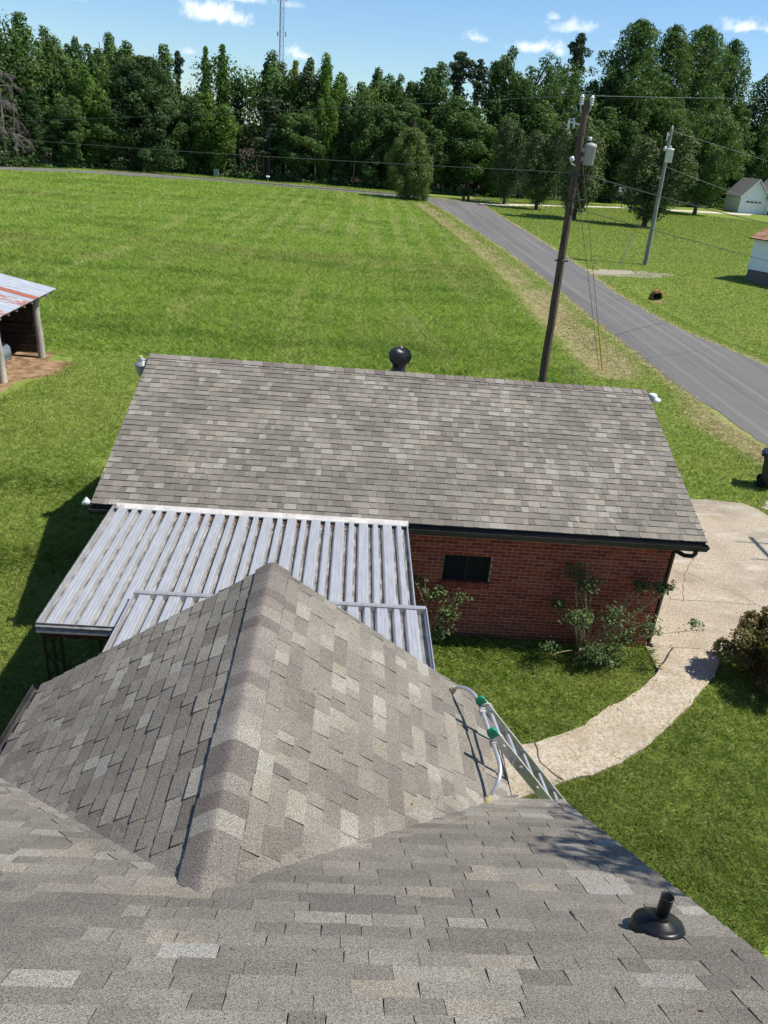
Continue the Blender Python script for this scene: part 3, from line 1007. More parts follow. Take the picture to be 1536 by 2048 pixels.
# shingle ends woven across the two valleys
g = random.Random(66)
for sgn in (1, -1):
    b = MB()
    I0 = Vector((XR + sgn * HW, YV + HW, ZE)); V0 = Vector((XR, YV, ZR))
    v = (V0 - I0); Lv = v.length; v.normalize()
    nM, nW = Vector((0, sn, cs)), Vector((sgn * sn, 0, cs))
    mp_ = nM.cross(v) * (1 if nM.cross(v).x * sgn > 0 else -1)      # away from the valley on the main slope
    wp_ = nW.cross(v) * (1 if nW.cross(v).y > 0 else -1)            # away from the valley on the wing slope
    e_ = Vector((sgn, 0, 0))
    cA, sA = e_.dot(v), e_.dot(mp_)
    dM = v * cA + mp_ * sA
    dW = -(v * cA) + wp_ * sA
    stp = .143 / abs(Vector((0, -cs, sn)).dot(v))
    k = 0
    while k * stp < Lv - .42:
        p0 = I0 + v * (k * stp); p1 = I0 + v * min(Lv, (k + 1) * stp)
        la, lb = g.uniform(.06, .34), g.uniform(.05, .20)
        tn = g.choice((.05, .2, .35, .5, .6, .75, .9))
        hgt = .012
        A0, A1 = p0 + dM * la + nM * hgt, p1 + dM * la + nM * (hgt * .35)
        B0, B1 = p0 + (nM + nW) * hgt * .55, p1 + (nM + nW) * hgt * .25
        C0, C1 = p0 + dW * lb + nW * hgt, p1 + dW * lb + nW * (hgt * .35)
        b.face([B0, A0, A1, B1][::sgn], 0, tn); b.face([C0, B0, B1, C1][::sgn], 0, tn)
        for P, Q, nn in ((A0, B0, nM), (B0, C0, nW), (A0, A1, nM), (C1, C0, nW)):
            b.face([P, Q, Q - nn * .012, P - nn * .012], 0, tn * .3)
        k += 1
    b.build('valley_shingles', MAT['shingle'], house)
g = random.Random(12)
b = MB()
for k in range(34):
    if k < 22:
        x, y = g.uniform(-2.4, 1.9), g.uniform(.6, 3.0)
        q = Vector((x, y, ZM + SL * (YM - y))) + nv * .012
        if y > YV and abs(x - XR) < (y - YV) + .1: continue
        t1, t2 = Vector((1, 0, 0)), Vector((0, -cs, sn)); nn = nv
    else:
        x, y = g.uniform(-.3, 1.4), g.uniform(4.2, 6.0)
        q = roofR(x, y, .014)
        t1, t2 = Vector((0, 1, 0)), Vector((-cs, 0, sn)); nn = Vector((sn, 0, cs))
    a = g.uniform(0, 6.28)
    d = t1 * math.cos(a) + t2 * math.sin(a)
    L = g.uniform(.008, .03)
    if g.random() < .5:
        b.tube([q - d * L, q + nn * .004, q + d * L], .0016, 5)
    else:
        e2 = nn.cross(d)
        b.face([q - d * L * .5, q - e2 * L * .3 + nn * .006, q + d * L * .5, q + e2 * L * .3 + nn * .003])
tag(b.build('roof_debris', MAT['litter']), 'bits of twig and dry leaf scattered on the near shingles', 'leaf litter', kind='stuff')
# walls below
b = MB()
b.box((XR - HW + .35, 3.0, 0), (XR + HW - .35, YG - .30, ZE - .12), 0)
b.prism([(XR - HW + .35, YG - .30, ZE - .12), (XR + HW - .35, YG - .30, ZE - .12), (XR, YG - .30, ZR - .2)], (0, -.15, 0), 0)
b.box((XL_ + .4, -5.2, 0), (XK - .35, YM - .4, ZM - .13), 0)
b.prism([(XK - .352, -5.2, ZM - .13), (XK - .352, YM - .4, ZM - .13), (XK - .352, YT, ZT - .2)], (-.15, 0, 0), 0)
b.build('wall', MAT['brick'], house)
# gutters


def gutter(mb, a, c, out_, w=.12, h=.11, m=0):
    """ogee gutter from a to c (upper inner edge), out_ = outward direction"""
    a, c, o = Vector(a), Vector(c), Vector(out_)
    z = Vector((0, 0, 1))
    prof = [(0, 0), (0, -h), (w * .55, -h), (w * .62, -h * .7), (w * .95, -h * .45), (w, 0), (w - .012, 0), (w - .016, -h * .42), (w * .58, -h * .66), (w * .5, -h + .008), (.008, -h + .008), (.008, 0)]
    A = [a + o * x + z * y for x, y in prof]
    B = [c + o * x + z * y for x, y in prof]
    mb.grid([A, B], m, .5, False, True)
    for P, rev in ((A, 1), (B, 0)):
        q = [P[k] for k in (0, 1, 2, 3, 4, 5)]
        mb.face(q[::-1] if rev else q, m)


b = MB()
gutter(b, (XR + HW - .075, YG - .01, ZE - .03), (XR + HW - .075, YM + .10, ZE - .03), (1, 0, 0), .105)
b.build('gutter', MAT['gutter'], house)
b = MB()
gutter(b, (XK - .1, YM - .055, ZM - .075), (XR + HW + .03, YM - .055, ZM - .075), (0, 1, 0), .10)
b.build('gutter', MAT['gutter'], house)
b = MB()
gutter(b, (XR - HW + .005, YM + .15, ZE - .03), (XR - HW + .005, YG + .03, ZE - .03), (-1, 0, 0))
b.build('gutter', MAT['gutter'], house)
# plumbing vent in its rubber boot
vp = Vector((1.715, 2.52, ZM + SL * (YM - 2.52)))
va = Vector((0, sn * .55, cs)).normalized()
b = MB()
b.lathe([(.143, -.085), (.140, -.02), (.131, .030), (.122, .048), (.113, .055), (.107, .056), (.098, .062), (.062, .080), (.058, .084), (.050, .085)], 40, vp, axis=va)
vent = b.build('vent_flashing', MAT['rubber'], house)
b = MB()
b.lathe([(.0320, .02), (.0320, .233), (.0325, .237), (.0262, .237), (.0262, .13), (.0, .13)], 28, vp + Vector((0, .012, .0)))
b.lathe([(.046, .064), (.048, .082), (.044, .096), (.037, .102), (.035, .112), (.0325, .114)], 28, vp + Vector((0, .012, 0)))
b.build('vent_pipe', MAT['rubber'], vent)

# ================================================================== LADDER
lad = empty('ladder', (4.0, 5.42, 0), 'aluminium extension ladder with green caps and a curved stand-off arm leaning on the eave', 'ladder')
T1, T2 = Vector((1.385, 5.63, 3.30)), Vector((1.432, 5.195, 3.30))
ld = Vector((0.8, 0.0, -1.0)).normalized()
lup = Vector((0, 1, 0)).cross(ld).normalized()
if lup.z < 0: lup = -lup
Llen = 4.2
for P in (T1, T2):
    sg = 1 if P is T1 else -1
    b = MB()
    o = Vector((0, .016 * sg, 0))
    b.bar(P, P + ld * Llen, .005, .088, lup)                                   # web
    for k in (-1, 1):
        b.bar(P + lup * .042 * k - o * .6, P + lup * .042 * k - o * .6 + ld * Llen, .028, .005, lup)   # flanges
    b.build('rail', MAT['dull'], lad)
    b = MB()
    rows = []
    for u_, r_ in ((.060, 1.0), (.0, 1.06), (-.022, .9), (-.034, .5)):
        rows.append([P - o * .4 + ld * u_ + Vector((0, 1, 0)) * (.024 * r_ * max(-.8, min(.8, 1.3 * math.cos(a)))) + lup * (.047 * r_ * max(-.92, min(.92, 1.3 * math.sin(a)))) for a in np.linspace(0, 2 * math.pi, 20, endpoint=False)])
    b.grid(rows, closed=True)
    b.face(rows[-1])
    b.build('end_cap', MAT['green'], lad)
for k in range(13):
    d0 = .20 + .305 * k
    if d0 < Llen - .1:
        b = MB()
        b.tube([T1 + ld * d0, T2 + ld * d0], .019, 10)
        b.lathe([(.024, -.004), (.024, .008), (.019, .010)], 14, T1 + ld * d0 + Vector((0, -.006, 0)), axis=(0, -1, 0))
        b.build('rung', MAT['bright'], lad)
        b = MB()
        b.lathe([(.013, 0), (.022, .001), (.022, .006), (.013, .007)], 14, T2 + ld * d0 + Vector((0, -.003, 0)), axis=(0, -1, 0))
        b.face([T2 + ld * d0 + Vector((0, -.0058, 0)) + (ld * math.cos(q) + lup * math.sin(q)) * .013 for q in np.linspace(0, 6.283, 13)[:-1]], 1)
        b.build('rung_end', [MAT['dull'], MAT['black']], lad)
# fly section clamp and brace
b = MB()
b.bar(T2 + ld * .36 + lup * .05, T2 + ld * .42 - lup * .05 + Vector((0, -.012, 0)), .012, .01)
b.build('rail_strap', MAT['bright'], lad)
# stand-off arm: feet on the wing slope, straight bar under the rails


def bez(p0, p1, p2, p3, n=14):
    return [p0 * (1 - t) ** 3 + p1 * 3 * t * (1 - t) ** 2 + p2 * 3 * t * t * (1 - t) + p3 * t ** 3 for t in np.linspace(0, 1, n)]


f1, f2 = Vector((1.195, 6.01, 3.085)), Vector((1.385, 4.755, 2.955))
q1, q2 = Vector((1.405, 5.66, 3.205)), Vector((1.478, 5.10, 3.155))
db = (q2 - q1).normalized()
arm = bez(f1, f1 + Vector((.05, -.01, .10)), q1 - db * .18 + Vector((-.005, 0, .02)), q1, 16) + [q1.lerp(q2, t) for t in (.2, .4, .6, .8, 1.0)]
arm += bez(q2, q2 + db * .20 + Vector((.01, 0, 0)), f2 + Vector((.09, .05, .16)), f2, 16)[1:]
b = MB()
b.tube(arm, .019, 12)
arm_o = b.build('standoff_arm', MAT['bright'], lad)
for f, dd in ((f1, arm[1] - f1), (f2, arm[-2] - f2)):
    b = MB()
    b.lathe([(.030, -.045), (.036, -.03), (.033, .01), (.025, .03), (.022, .045)], 16, f, axis=dd.normalized())
    b.build('foot_pad', MAT['pad'], arm_o)
for P, t in ((T1, .10), (T2, .14)):
    w = q1.lerp(q2, .14 if P is T1 else .80)
    b = MB()
    b.tube(bez(w + Vector((-.03, 0, .0)), w + Vector((-.03, 0, .09)), w + Vector((.05, .0, .14)), w + Vector((.09, 0, .06)), 8), .006, 6)
    b.box(tuple(w + Vector((-.026, -.03, -.026))), tuple(w + Vector((.026, .03, .026))))
    b.build('clamp', MAT['steel'], arm_o)

# ================================================================== GARAGE
GX0, GX1, GY, GZ, GYR, GZR = -3.93, 5.975, 10.95, 2.39, 14.95, 3.715
gs = (GZR - GZ) / (GYR - GY)
gc = 1 / math.sqrt(1 + gs * gs); gn = gs * gc
gar = empty('brick_garage', (1.0, 15.0, 0), 'red brick garage with a long grey shingle gable roof and a black turbine vent', 'garage')
L = (GYR - GY) / gc
b = MB()
shingles(b, (GX0, GY, GZ), (1, 0, 0), (0, gc, gn), [(0, 0), (GX1 - GX0, 0), (GX1 - GX0, L), (0, L)], seed=41, lift=.0055, base=.010, gap=.005, wide=(.07, .215))
n1 = Vector((0, -gn, gc))
b.prism([Vector(p) - n1 * .06 for p in ((GX0 + .012, GY + .01, GZ), (GX1 - .012, GY + .01, GZ), (GX1 - .012, GYR, GZR), (GX0 + .012, GYR, GZR))], n1 * .0585, 1)
shingles(b, (GX1, 2 * GYR - GY, GZ), (-1, 0, 0), (0, -gc, gn), [(0, 0), (GX1 - GX0, 0), (GX1 - GX0, L), (0, L)], seed=42, wide=(.3, .8))
n2 = Vector((0, gn, gc))
b.prism([Vector(p) - n2 * .06 for p in ((GX1 - .012, 2 * GYR - GY - .01, GZ), (GX0 + .012, 2 * GYR - GY - .01, GZ), (GX0 + .012, GYR, GZR), (GX1 - .012, GYR, GZR))], n2 * .0585, 1)
groof = b.build('roof', [MAT['shingle'], MAT['deck']], gar)
b = MB()
ridge_cap(b, (GX0, GYR, GZR), (GX1, GYR, GZR), gs, half=.15, seed=45, soft=.025, rise=.010, expo=.2)
b.build('ridge_cap', MAT['ridge'], groof)
WX0, WX1, WY0, WY1 = -3.5, 5.60, 11.30, 18.6
WIN = (1.765, 2.575, 1.1752, 1.680)
b = MB()
brick_wall(b, (WX0, WY0, 0), (1, 0, 0), (0, -1, 0), WX1 - WX0, 2.19, [(WIN[0] - WX0, WIN[1] - WX0, WIN[2] - .10, WIN[3])], seed=6)
b.build('front_brickwork', [MAT['brick'], MAT['mortar']], gar)
b = MB()
brick_wall(b, (WX1, WY0 + .001, 0), (0, 1, 0), (1, 0, 0), WY1 - WY0, 2.19, seed=7)
brick_wall(b, (WX0, WY1, 0), (0, -1, 0), (-1, 0, 0), WY1 - WY0 - .101, 2.19, seed=9)
brick_wall(b, (WX1 - .101, WY1, 0), (-1, 0, 0), (0, 1, 0), WX1 - WX0 - .101, 2.19, seed=10)
for x in (WX0, WX1 - .1):
    b.prism([(x, WY0, 2.195), (x, WY1, 2.195), (x, GYR, GZR - .10)], (.1, 0, 0), 1)
b.build('side_brickwork', [MAT['brick'], MAT['mortar']], gar)
# soffit, fascia, gutter
b = MB()
b.box((GX0 + .03, GY + .05, GZ - .145), (GX1 - .03, WY0 - .004, GZ - .13), 0)
b.build('soffit', MAT['soffit'], gar)
b = MB()
b.box((GX0 + .01, GY + .015, GZ - .17), (GX1 - .01, GY + .048, GZ - .035), 0)
for x in (GX0 + .006, GX1 - .036):
    b.prism([(x, GY + .05, GZ - .2), (x, GY + .05, GZ - .062), (x, GYR, GZR - .064), (x, 2 * GYR - GY - .05, GZ - .062), (x, 2 * GYR - GY - .05, GZ - .2), (x, GYR, GZR - .2)][::-1], (.03, 0, 0), 0)
b.build('fascia', MAT['black'], gar)
b = MB()
gutter(b, (GX1 + .012, GY + .012, GZ - .045), (1.06, GY + .012, GZ - .045), (0, -1, 0), .115, .11)
b.build('gutter', MAT['gutter'], gar)
b = MB()
gutter(b, (-3.42, GY + .012, GZ - .045), (GX0 - .01, GY + .012, GZ - .045), (0, -1, 0), .115, .11)
b.build('gutter', MAT['gutter'], gar)
b = MB()
b.tube([(5.80, GY - .05, GZ - .14), (5.80, GY - .05, GZ - .20), (5.785, GY - .02, GZ - .26), (5.72, GY + .12, GZ - .33), (5.66, WY0 - .02, GZ - .36), (5.655, WY0 + .03, GZ - .40), (5.655, WY0 + .03, .14), (5.66, WY0 + .03, .08), (5.74, WY0 - .02, .055)], .038, 10)
b.build('downspout', MAT['black'], gar)
# window
b = MB()
x0, x1, z0, z1 = WIN
y = WY0 + .055
for (lo, hi) in (((x0, y, z0), (x0 + .03, y + .035, z1)), ((x1 - .03, y, z0), (x1, y + .035, z1)), ((x0 + .03, y, z0), (x1 - .03, y + .035, z0 + .03)), ((x0 + .03, y, z1 - .03), (x1 - .03, y + .035, z1)), (((x0 + x1) / 2 - .014, y, z0 + .03), ((x0 + x1) / 2 + .014, y + .03, z1 - .03))):
    b.box(lo, hi)
win = b.build('window', MAT['frame'], gar)
b = MB(); b.box((x0 + .03, y + .012, z0 + .03), (x1 - .03, y + .018, z1 - .03)); b.build('pane', MAT['screen'], win)
b = MB()
g = random.Random(4)
k = 0
xx = x0 - .02
while xx < x1 + .02:
    b.box((xx, WY0 - .03, z0 - .098), (xx + .057, WY0 + .05, z0 - .004 - g.uniform(0, .004)), 0, g.random() * .6)
    xx += .066
b.box((x0 - .02, WY0 - .02, z0 - .10), (x1 + .02, WY0 + .05, z0 - .012), 1)
b.build('sill', [MAT['brick'], MAT['mortar']], win)
# turbine vent
tv = Vector((.955, 15.22, GZR - gs * .27))
b = MB()
b.lathe([(.20, -.02), (.20, .02), (.165, .05), (.138, .10), (.135, .19), (.148, .195), (.148, .21)], 28, tv, cap=False)
tb = b.build('turbine_vent', MAT['black'], gar)
b = MB()
nvn = 26
prof = [(.145, .205), (.188, .24), (.216, .29), (.228, .345), (.220, .40), (.196, .45), (.155, .49), (.10, .52), (.04, .532)]
for k in range(nvn):
    a0 = 2 * math.pi * k / nvn
    rows = []
    for r, z in prof:
        tw = (z - .20) * 1.5
        rows.append([tv + Vector(((r + dr) * math.cos(a0 + tw + da), (r + dr) * math.sin(a0 + tw + da), z)) for da, dr in ((0, .004), (.13, -.001), (.25, -.022))])
    b.grid(rows, smooth=True)
b.lathe([(.06, .526), (.055, .54), (.012, .546), (.012, .565), (.0, .567)], 16, tv)
b.lathe([(.13, .21), (.165, .25), (.190, .30), (.200, .35), (.190, .41), (.150, .47), (.08, .51), (.02, .52)], 20, tv)
b.build('turbine_head', MAT['black'], tb)
# yard lamp on the left gable
lp = Vector((-4.085, 14.9, 3.36))
b = MB()
b.tube([(-3.94, 14.93, 3.60), (-4.0, 14.92, 3.61), lp + Vector((0, 0, .23))], .02, 8)
b.lathe([(.14, .135), (.150, .145), (.14, .165), (.10, .205), (.075, .215), (.06, .235), (.06, .27), (.045, .285), (.0, .287)], 22, lp)
yl = b.build('yard_lamp', MAT['lampgrey'], gar)
b = MB(); b.lathe([(.0, -.06), (.085, -.055), (.10, -.04), (.143, .135)], 22, lp); b.build('lamp_shade', MAT['diffuser'], yl)
b = MB(); b.lathe([(.03, .28), (.035, .30), (.03, .325), (.0, .33)], 12, lp + Vector((-.02, 0, 0))); b.build('photocell', MAT['pad'], yl)
# white twin lamp on the right gable
b = MB()
lp = Vector((6.18, 14.93, 3.52))
b.tube([(5.98, 14.93, 3.56), (6.10, 14.93, 3.58)], .018, 8)
b.lathe([(.085, 0), (.09, .05), (.075, .075), (.0, .08)], 20, lp + Vector((-.06, 0, .07)))
b.lathe([(.0, -.10), (.085, -.09), (.105, -.055), (.095, -.02), (.05, 0)], 20, lp + Vector((.02, 0, .07)))
b.build('twin_lamp', MAT['whitelamp'], gar)
b = MB()
lp = Vector((-4.02, 11.05, 2.36))
b.tube([(-3.93, 11.08, 2.30), lp], .012, 8)
b.lathe([(.02, -.05), (.05, -.03), (.065, .03), (.07, .05), (.04, .052), (.0, .045)], 16, lp, axis=(-.7, -.2, .6))
b.build('eave_lamp', MAT['whitelamp'], gar)

# ================================================================== CARPORT AND PORCH COVER
cp = empty('carport', (-1.2, 9.4, 0), 'ribbed aluminium carport roof fixed under the eave of the brick garage', 'carport')


def pan_roof(name, parent, XA, XB, ya_, yb_, za, zb, first=.02, pitch=.205, dirt=1.0, seed=1, rightedge=True):
    """W-pan sheets: alternating broad and narrow ribs between flat pans, running from y=ya_ (far) to yb_ (near)"""
    g = random.Random(seed)
    b = MB()
    prof = [(XA, .075, 0), (XA + .012, .075, 0), (XA + .02, 0, .7)]
    x = XA + first
    k = 0
    while x < XB - .10:
        w = .125 if k % 2 == 0 else .060
        f = .070 if k % 2 == 0 else .068
        base = x + f - .02
        if base + .022 * 2 + w > XB - .02:
            break
        prof += [(base, 0, .85), (base + .018, .066, .1), (base + .024, .070, .1)]
        if w > .06:
            prof += [(base + .024 + w * .26, .070, .0), (base + .024 + w * .30, .062, .6), (base + .024 + w * .36, .070, .1), (base + .024 + w * .62, .070, .1), (base + .024 + w * .68, .062, .6), (base + .024 + w * .72, .070, .0)]
        prof += [(base + .022 + w, .070, .1), (base + .028 + w, .066, .1), (base + .046 + w, 0, .85)]
        x = base + .046 + w
        k += 1
    prof += [(XB - .02, 0, .7), (XB - .012, .075, 0), (XB, .075, 0)]
    n = 12
    sl_ = lambda t: (ya_ + (yb_ - ya_) * t, za + (zb - za) * t)
    for (a, c) in zip(prof, prof[1:]):
        for j in range(n):
            y0, z0 = sl_(j / n); y1, z1 = sl_((j + 1) / n)
            pan = a[1] < .01 and c[1] < .01
            t = .0
            if pan:
                t = min(1, .95 * dirt) if j < 1 else .95 * dirt  # pan grime, with the shade between the ribs painted in
            elif a[1] < .01 or c[1] < .01:
                t = .40
            b.face([(a[0], y1, z1 + a[1]), (c[0], y1, z1 + c[1]), (c[0], y0, z0 + c[1]), (a[0], y0, z0 + a[1])], 0, t, False)
    # closed rib ends
    for (yy, zz) in (sl_(0), sl_(1)):
        tops = [p for p in prof if p[1] > .05]
        i = 0
        runs = []
        cur = []
        for p in prof:
            if p[1] > .01: cur.append(p)
            elif cur:
                runs.append(cur); cur = []
        for r in runs[1:-1] if len(runs) > 2 else []:
            b.face([(r[0][0], yy, zz)] + [(p[0], yy, zz + p[1]) for p in r] + [(r[-1][0], yy, zz)], 0, .3)
    o = b.build(name, [MAT['alu']], parent)
    return o, prof


roof_o, prof = pan_roof('pan_roof', cp, -3.56, 1.05, 10.96, 7.78, 2.33, 2.285, seed=3)
# flashing under the shingles
b = MB()
b.bar((-3.52, 10.905, 2.412), (1.06, 10.905, 2.412), .115, .006, (0, -.35, 1))
b.bar((-3.52, 10.852, 2.385), (1.06, 10.852, 2.385), .006, .02)
b.build('flashing', simple('flashing_metal', (.47, .455, .43), .6, .3, .0, vary=.15, scale=6, dirt=(.07, .065, .06), dirt_amt=.85), cp)
# leaf litter caught at the upper end of the pans
b = MB()
g = random.Random(9)
for k in range(1300):
    x = g.choice((g.uniform(-2.9, .2), g.gauss(-1.6, .7)))
    yv = 10.86 - abs(g.gauss(0, .15))
    inpan = [i for i in range(len(prof) - 1) if prof[i][1] < .01 and prof[i + 1][1] < .01 and prof[i][0] < x < prof[i + 1][0]]
    if not inpan: continue
    q = Vector((x, yv, 2.331 + g.uniform(.001, .02)))
    a = g.uniform(0, 6.3); s_ = g.uniform(.008, .03)
    d1 = Vector((math.cos(a), math.sin(a), g.uniform(-.4, .4))) * s_; d2 = Vector((-math.sin(a), math.cos(a), g.uniform(-.4, .4))) * s_ * .6
    b.face([q - d1, q - d2, q + d1, q + d2], 0, g.random())
for k in range(26):
    i = g.randrange(len(prof) - 1)
    if prof[i][1] > .01: continue
    q = Vector((prof[i][0] + g.uniform(.01, .05), g.uniform(8.2, 10.7), 2.312))
    a = g.uniform(0, 6.3)
    b.bar(q, q + Vector((math.cos(a), math.sin(a), .1)) * g.uniform(.03, .09), .006, .006)
lit = b.build('leaf_litter', MAT['litter'])
tag(lit, 'brown leaves and twigs caught in the upper pans of the carport', 'leaf litter', kind='stuff')
# fascia gutter and valance in front
b = MB()
pr = [(0, .075), (-.012, .078), (-.012, .05), (-.03, .035), (-.03, .02), (-.012, 0), (-.03, -.03), (-.034, -.05), (-.01, -.065), (0, -.065)]
b.grid([[(-3.575, 7.775 + a, 2.285 + c) for a, c in pr], [(1.06, 7.775 + a, 2.285 + c) for a, c in pr]], smooth=False)
b.bar((-3.567, 7.78, 2.29), (-3.567, 10.9, 2.335), .014, .15)
b.build('fascia', simple('tarnished_trim', (.28, .28, .275), .5, .4, .5, vary=.3, scale=12, dirt=(.70, .70, .70), dirt_amt=.5), cp)
b = MB()
rows = [[], []]
for k in range(0, 331):
    x = -3.55 + k * .0139
    rows[0].append((x, 7.80, 2.222)); rows[1].append((x, 7.80, 2.150 - .022 * abs(math.sin(k * .17))))
b.grid(rows, smooth=False)
b.build('valance', MAT['fascia'], cp)
b = MB()
b.bar((-3.5, 7.86, 2.19), (1.0, 7.86, 2.19), .05, .10)
b.build('beam', MAT['fascia'], cp)
wi = simple('wrought_iron', (.020, .015, .015), .5, .4, vary=.3, scale=10)


def iron_post(x, y):
    b = MB()
    L3 = [(x, y), (x + .10, y + .02), (x + .20, y + .02)]
    for px, py in L3:
        b.bar((px, py, .06), (px, py, 2.15), .026, .026)
    for (ax, ay), (bx, by) in zip(L3, L3[1:]):
        for k in range(6):
            z0 = .25 + k * .31
            b.tube([(ax, ay, z0), ((ax + bx) / 2, (ay + by) / 2, z0 + .06), (bx, by, z0 + .16), ((ax + bx) / 2, (ay + by) / 2, z0 + .25), (ax, ay, z0 + .31)], .006, 6)
    b.box((x - .03, y - .03, .06), (x + .23, y + .05, .075))
    return b.build('post', wi, cp)


iron_post(-3.54, 7.86)
iron_post(-2.86, 7.86)

pc = empty('porch_cover', (-.7, 7.0, 0), 'smaller ribbed aluminium cover lapping over the carport, half hidden by the gable wing', 'porch cover')
pan_roof('pan_roof', pc, -2.56, 1.15, 8.31, 5.93, 2.42, 2.47, first=.01, dirt=.8, seed=7)
b = MB()
b.bar((-2.56, 8.335, 2.455), (1.155, 8.335, 2.455), .035, .10)
b.bar((-2.56, 8.36, 2.505), (1.155, 8.36, 2.505), .05, .006)
b.bar((1.157, 8.33, 2.46), (1.157, 5.95, 2.51), .012, .12)
b.build('edge_trim', MAT['alu'], pc)
for x in (-2.4, 1.0):
    b = MB()
    b.bar((x, 8.2, .06), (x, 8.2, 2.40), .06, .06)
    b.build('post', wi, pc)

# ================================================================== UTILITY POLES
P1 = Vector((6.82, 26.58, 0)); P1T = Vector((6.66, 26.58, 9.30))
up = empty('utility_pole', P1, 'brown creosoted utility pole carrying a rust-stained grey transformer, standing behind the garage', 'utility pole')


def lerp(a, b, t):
    return a + (b - a) * t


def pole_mesh(p0, p1, r0, r1, seed):
    g = random.Random(seed)
    b = MB()
    pts, rad = [], []
    for k in range(15):
        t = k / 14
        pts.append(lerp(p0, p1, t) + Vector((g.uniform(-.008, .008), g.uniform(-.008, .008), 0)))
        rad.append((r0 + (r1 - r0) * t) * g.uniform(.985, 1.015))
    b.tube(pts, rad, 16)
    return b


def transformer(parent, at, r, h, tank, back):
    """can on a bracket with lid, bushing and lightning arrester; at = bottom centre, back = direction to the pole"""
    at, back = Vector(at), Vector(back)
    b = MB()
    b.lathe([(r * .93, 0), (r * .97, .02), (r, .03), (r, h - .07), (r * 1.04, h - .06), (r * 1.05, h - .02)], 26, at)
    b.bar(at + Vector((0, 0, h * .3)), at + back * (r + .16) + Vector((0, 0, h * .3)), .10, .12)
    b.bar(at + Vector((0, 0, h * .75)), at + back * (r + .16) + Vector((0, 0, h * .75)), .10, .12)
    o = b.build('transformer', tank, parent)
    b = MB(); b.lathe([(r * 1.08, h - .03), (r * 1.09, h + .0), (r * .9, h + .05), (r * .4, h + .08), (0, h + .085)], 26, at); b.build('tank_lid', MAT['pad'] if tank is None else tank, o)
    b = MB()
    q = at + back * r * .35 + Vector((0, 0, h + .05))
    b.lathe([(.05, 0), (.05, .10)], 12, q, t=.2)
    b.build('bushing_stem', MAT['black'], o)
    b = MB()
    b.lathe([(.03, .08), (.065, .10), (.065, .18), (.04, .195), (0, .197)], 14, q)
    b.build('bushing', MAT['porcelain'], o)
    return o


pole_mesh(P1, P1T, .148, .105, 3).build('pole', MAT['pole'], up)
transformer(up, lerp(P1, P1T, .815) + Vector((.34, -.02, 0)), .18, .56, MAT['tank'], (-1, 0, 0))
for dx, dy in ((-.16, -.05), (.15, -.05)):
    b = MB()
    q = P1T + Vector((dx, dy, -.08))
    b.tube([P1T + Vector((dx * .3, 0, -.35)), q + Vector((0, 0, -.1)), q], .018, 6)
    prof_ = [(.03, 0)]
    for k in range(4):
        prof_ += [(.04, .01 + k * .065), (.078, .03 + k * .065), (.07, .045 + k * .065), (.045, .055 + k * .065)]
    prof_ += [(.04, .28), (0, .30)]
    b.lathe(prof_, 14, q)
    b.build('insulator', MAT['porcelain'], up)
b = MB()
q = lerp(P1, P1T, .935) + Vector((-.10, -.05, 0))
b.bar(q, q + Vector((-.34, 0, .05)), .04, .04)
b.tube([q + Vector((-.36, 0, .10)), q + Vector((-.34, 0, -.16))], .035, 8)
b.tube([q + Vector((-.22, -.02, .16)), q + Vector((-.18, -.02, -.12))], .03, 8)
b.bar(q + Vector((-.36, 0, .11)), q + Vector((-.20, -.02, .17)), .02, .02)
b.build('cutout_fuse', MAT['porcelain'], up)
b = MB()
q = lerp(P1, P1T, .83) + Vector((-.20, -.12, 0))
b.lathe([(.02, -.07), (.075, -.06), (.075, .06), (.04, .075), (0, .077)], 12, q, axis=(-.5, 0, 1))
b.bar(q + Vector((0, 0, -.12)), q + Vector((.15, .05, -.18)), .05, .04)
b.build('arrester', MAT['porcelain'], up)
b = MB()
tp = lerp(P1, P1T, .815) + Vector((.34, -.02, 0))
b.tube([P1T + Vector((.13, -.05, -.2)), lerp(P1, P1T, .93) + Vector((.16, -.1, 0)), tp + Vector((-.06, 0, .80))], .009, 5)
b.tube(bez(tp + Vector((.05, 0, .0)), tp + Vector((.1, -.05, -.5)), tp + Vector((-.1, -.05, -1.0)), lerp(P1, P1T, .725) + Vector((.14, -.1, 0)), 10), .013, 6)
b.tube(bez(tp + Vector((-.15, 0, .05)), tp + Vector((-.1, -.05, -.4)), tp + Vector((-.22, -.08, -.6)), lerp(P1, P1T, .725) + Vector((.12, -.13, 0)), 10), .013, 6)
b.tube(bez(lerp(P1, P1T, .725) + Vector((.12, -.13, 0)), lerp(P1, P1T, .70) + Vector((.2, -.15, 0)), lerp(P1, P1T, .70) + Vector((.35, -.1, 0)), lerp(P1, P1T, .715) + Vector((.50, -.05, 0)), 10), .02, 6)
b.tube([lerp(P1, P1T, t) + Vector((-.02 + .02 * math.sin(t * 30), -.17 + .06 * t, 0)) for t in np.linspace(.02, .8, 24)], .008, 5)
b.build('jumper_wires', MAT['wire'], up)
b = MB()
for t in (.50, .70, .78):
    b = MB()
    q = lerp(P1, P1T, t)
    r = .165 - .053 * t + .006
    b.lathe([(r, -.02), (r + .004, -.02), (r + .004, .02), (r, .02)], 16, q, cap=False)
    b.bar(q + Vector((-r, -.02, 0)), q + Vector((-r - .07, -.03, 0)), .04, .05)
    b.bar(q + Vector((r, -.02, 0)), q + Vector((r + .07, -.03, 0)), .04, .05)
    b.build('pole_band', MAT['black'], up)

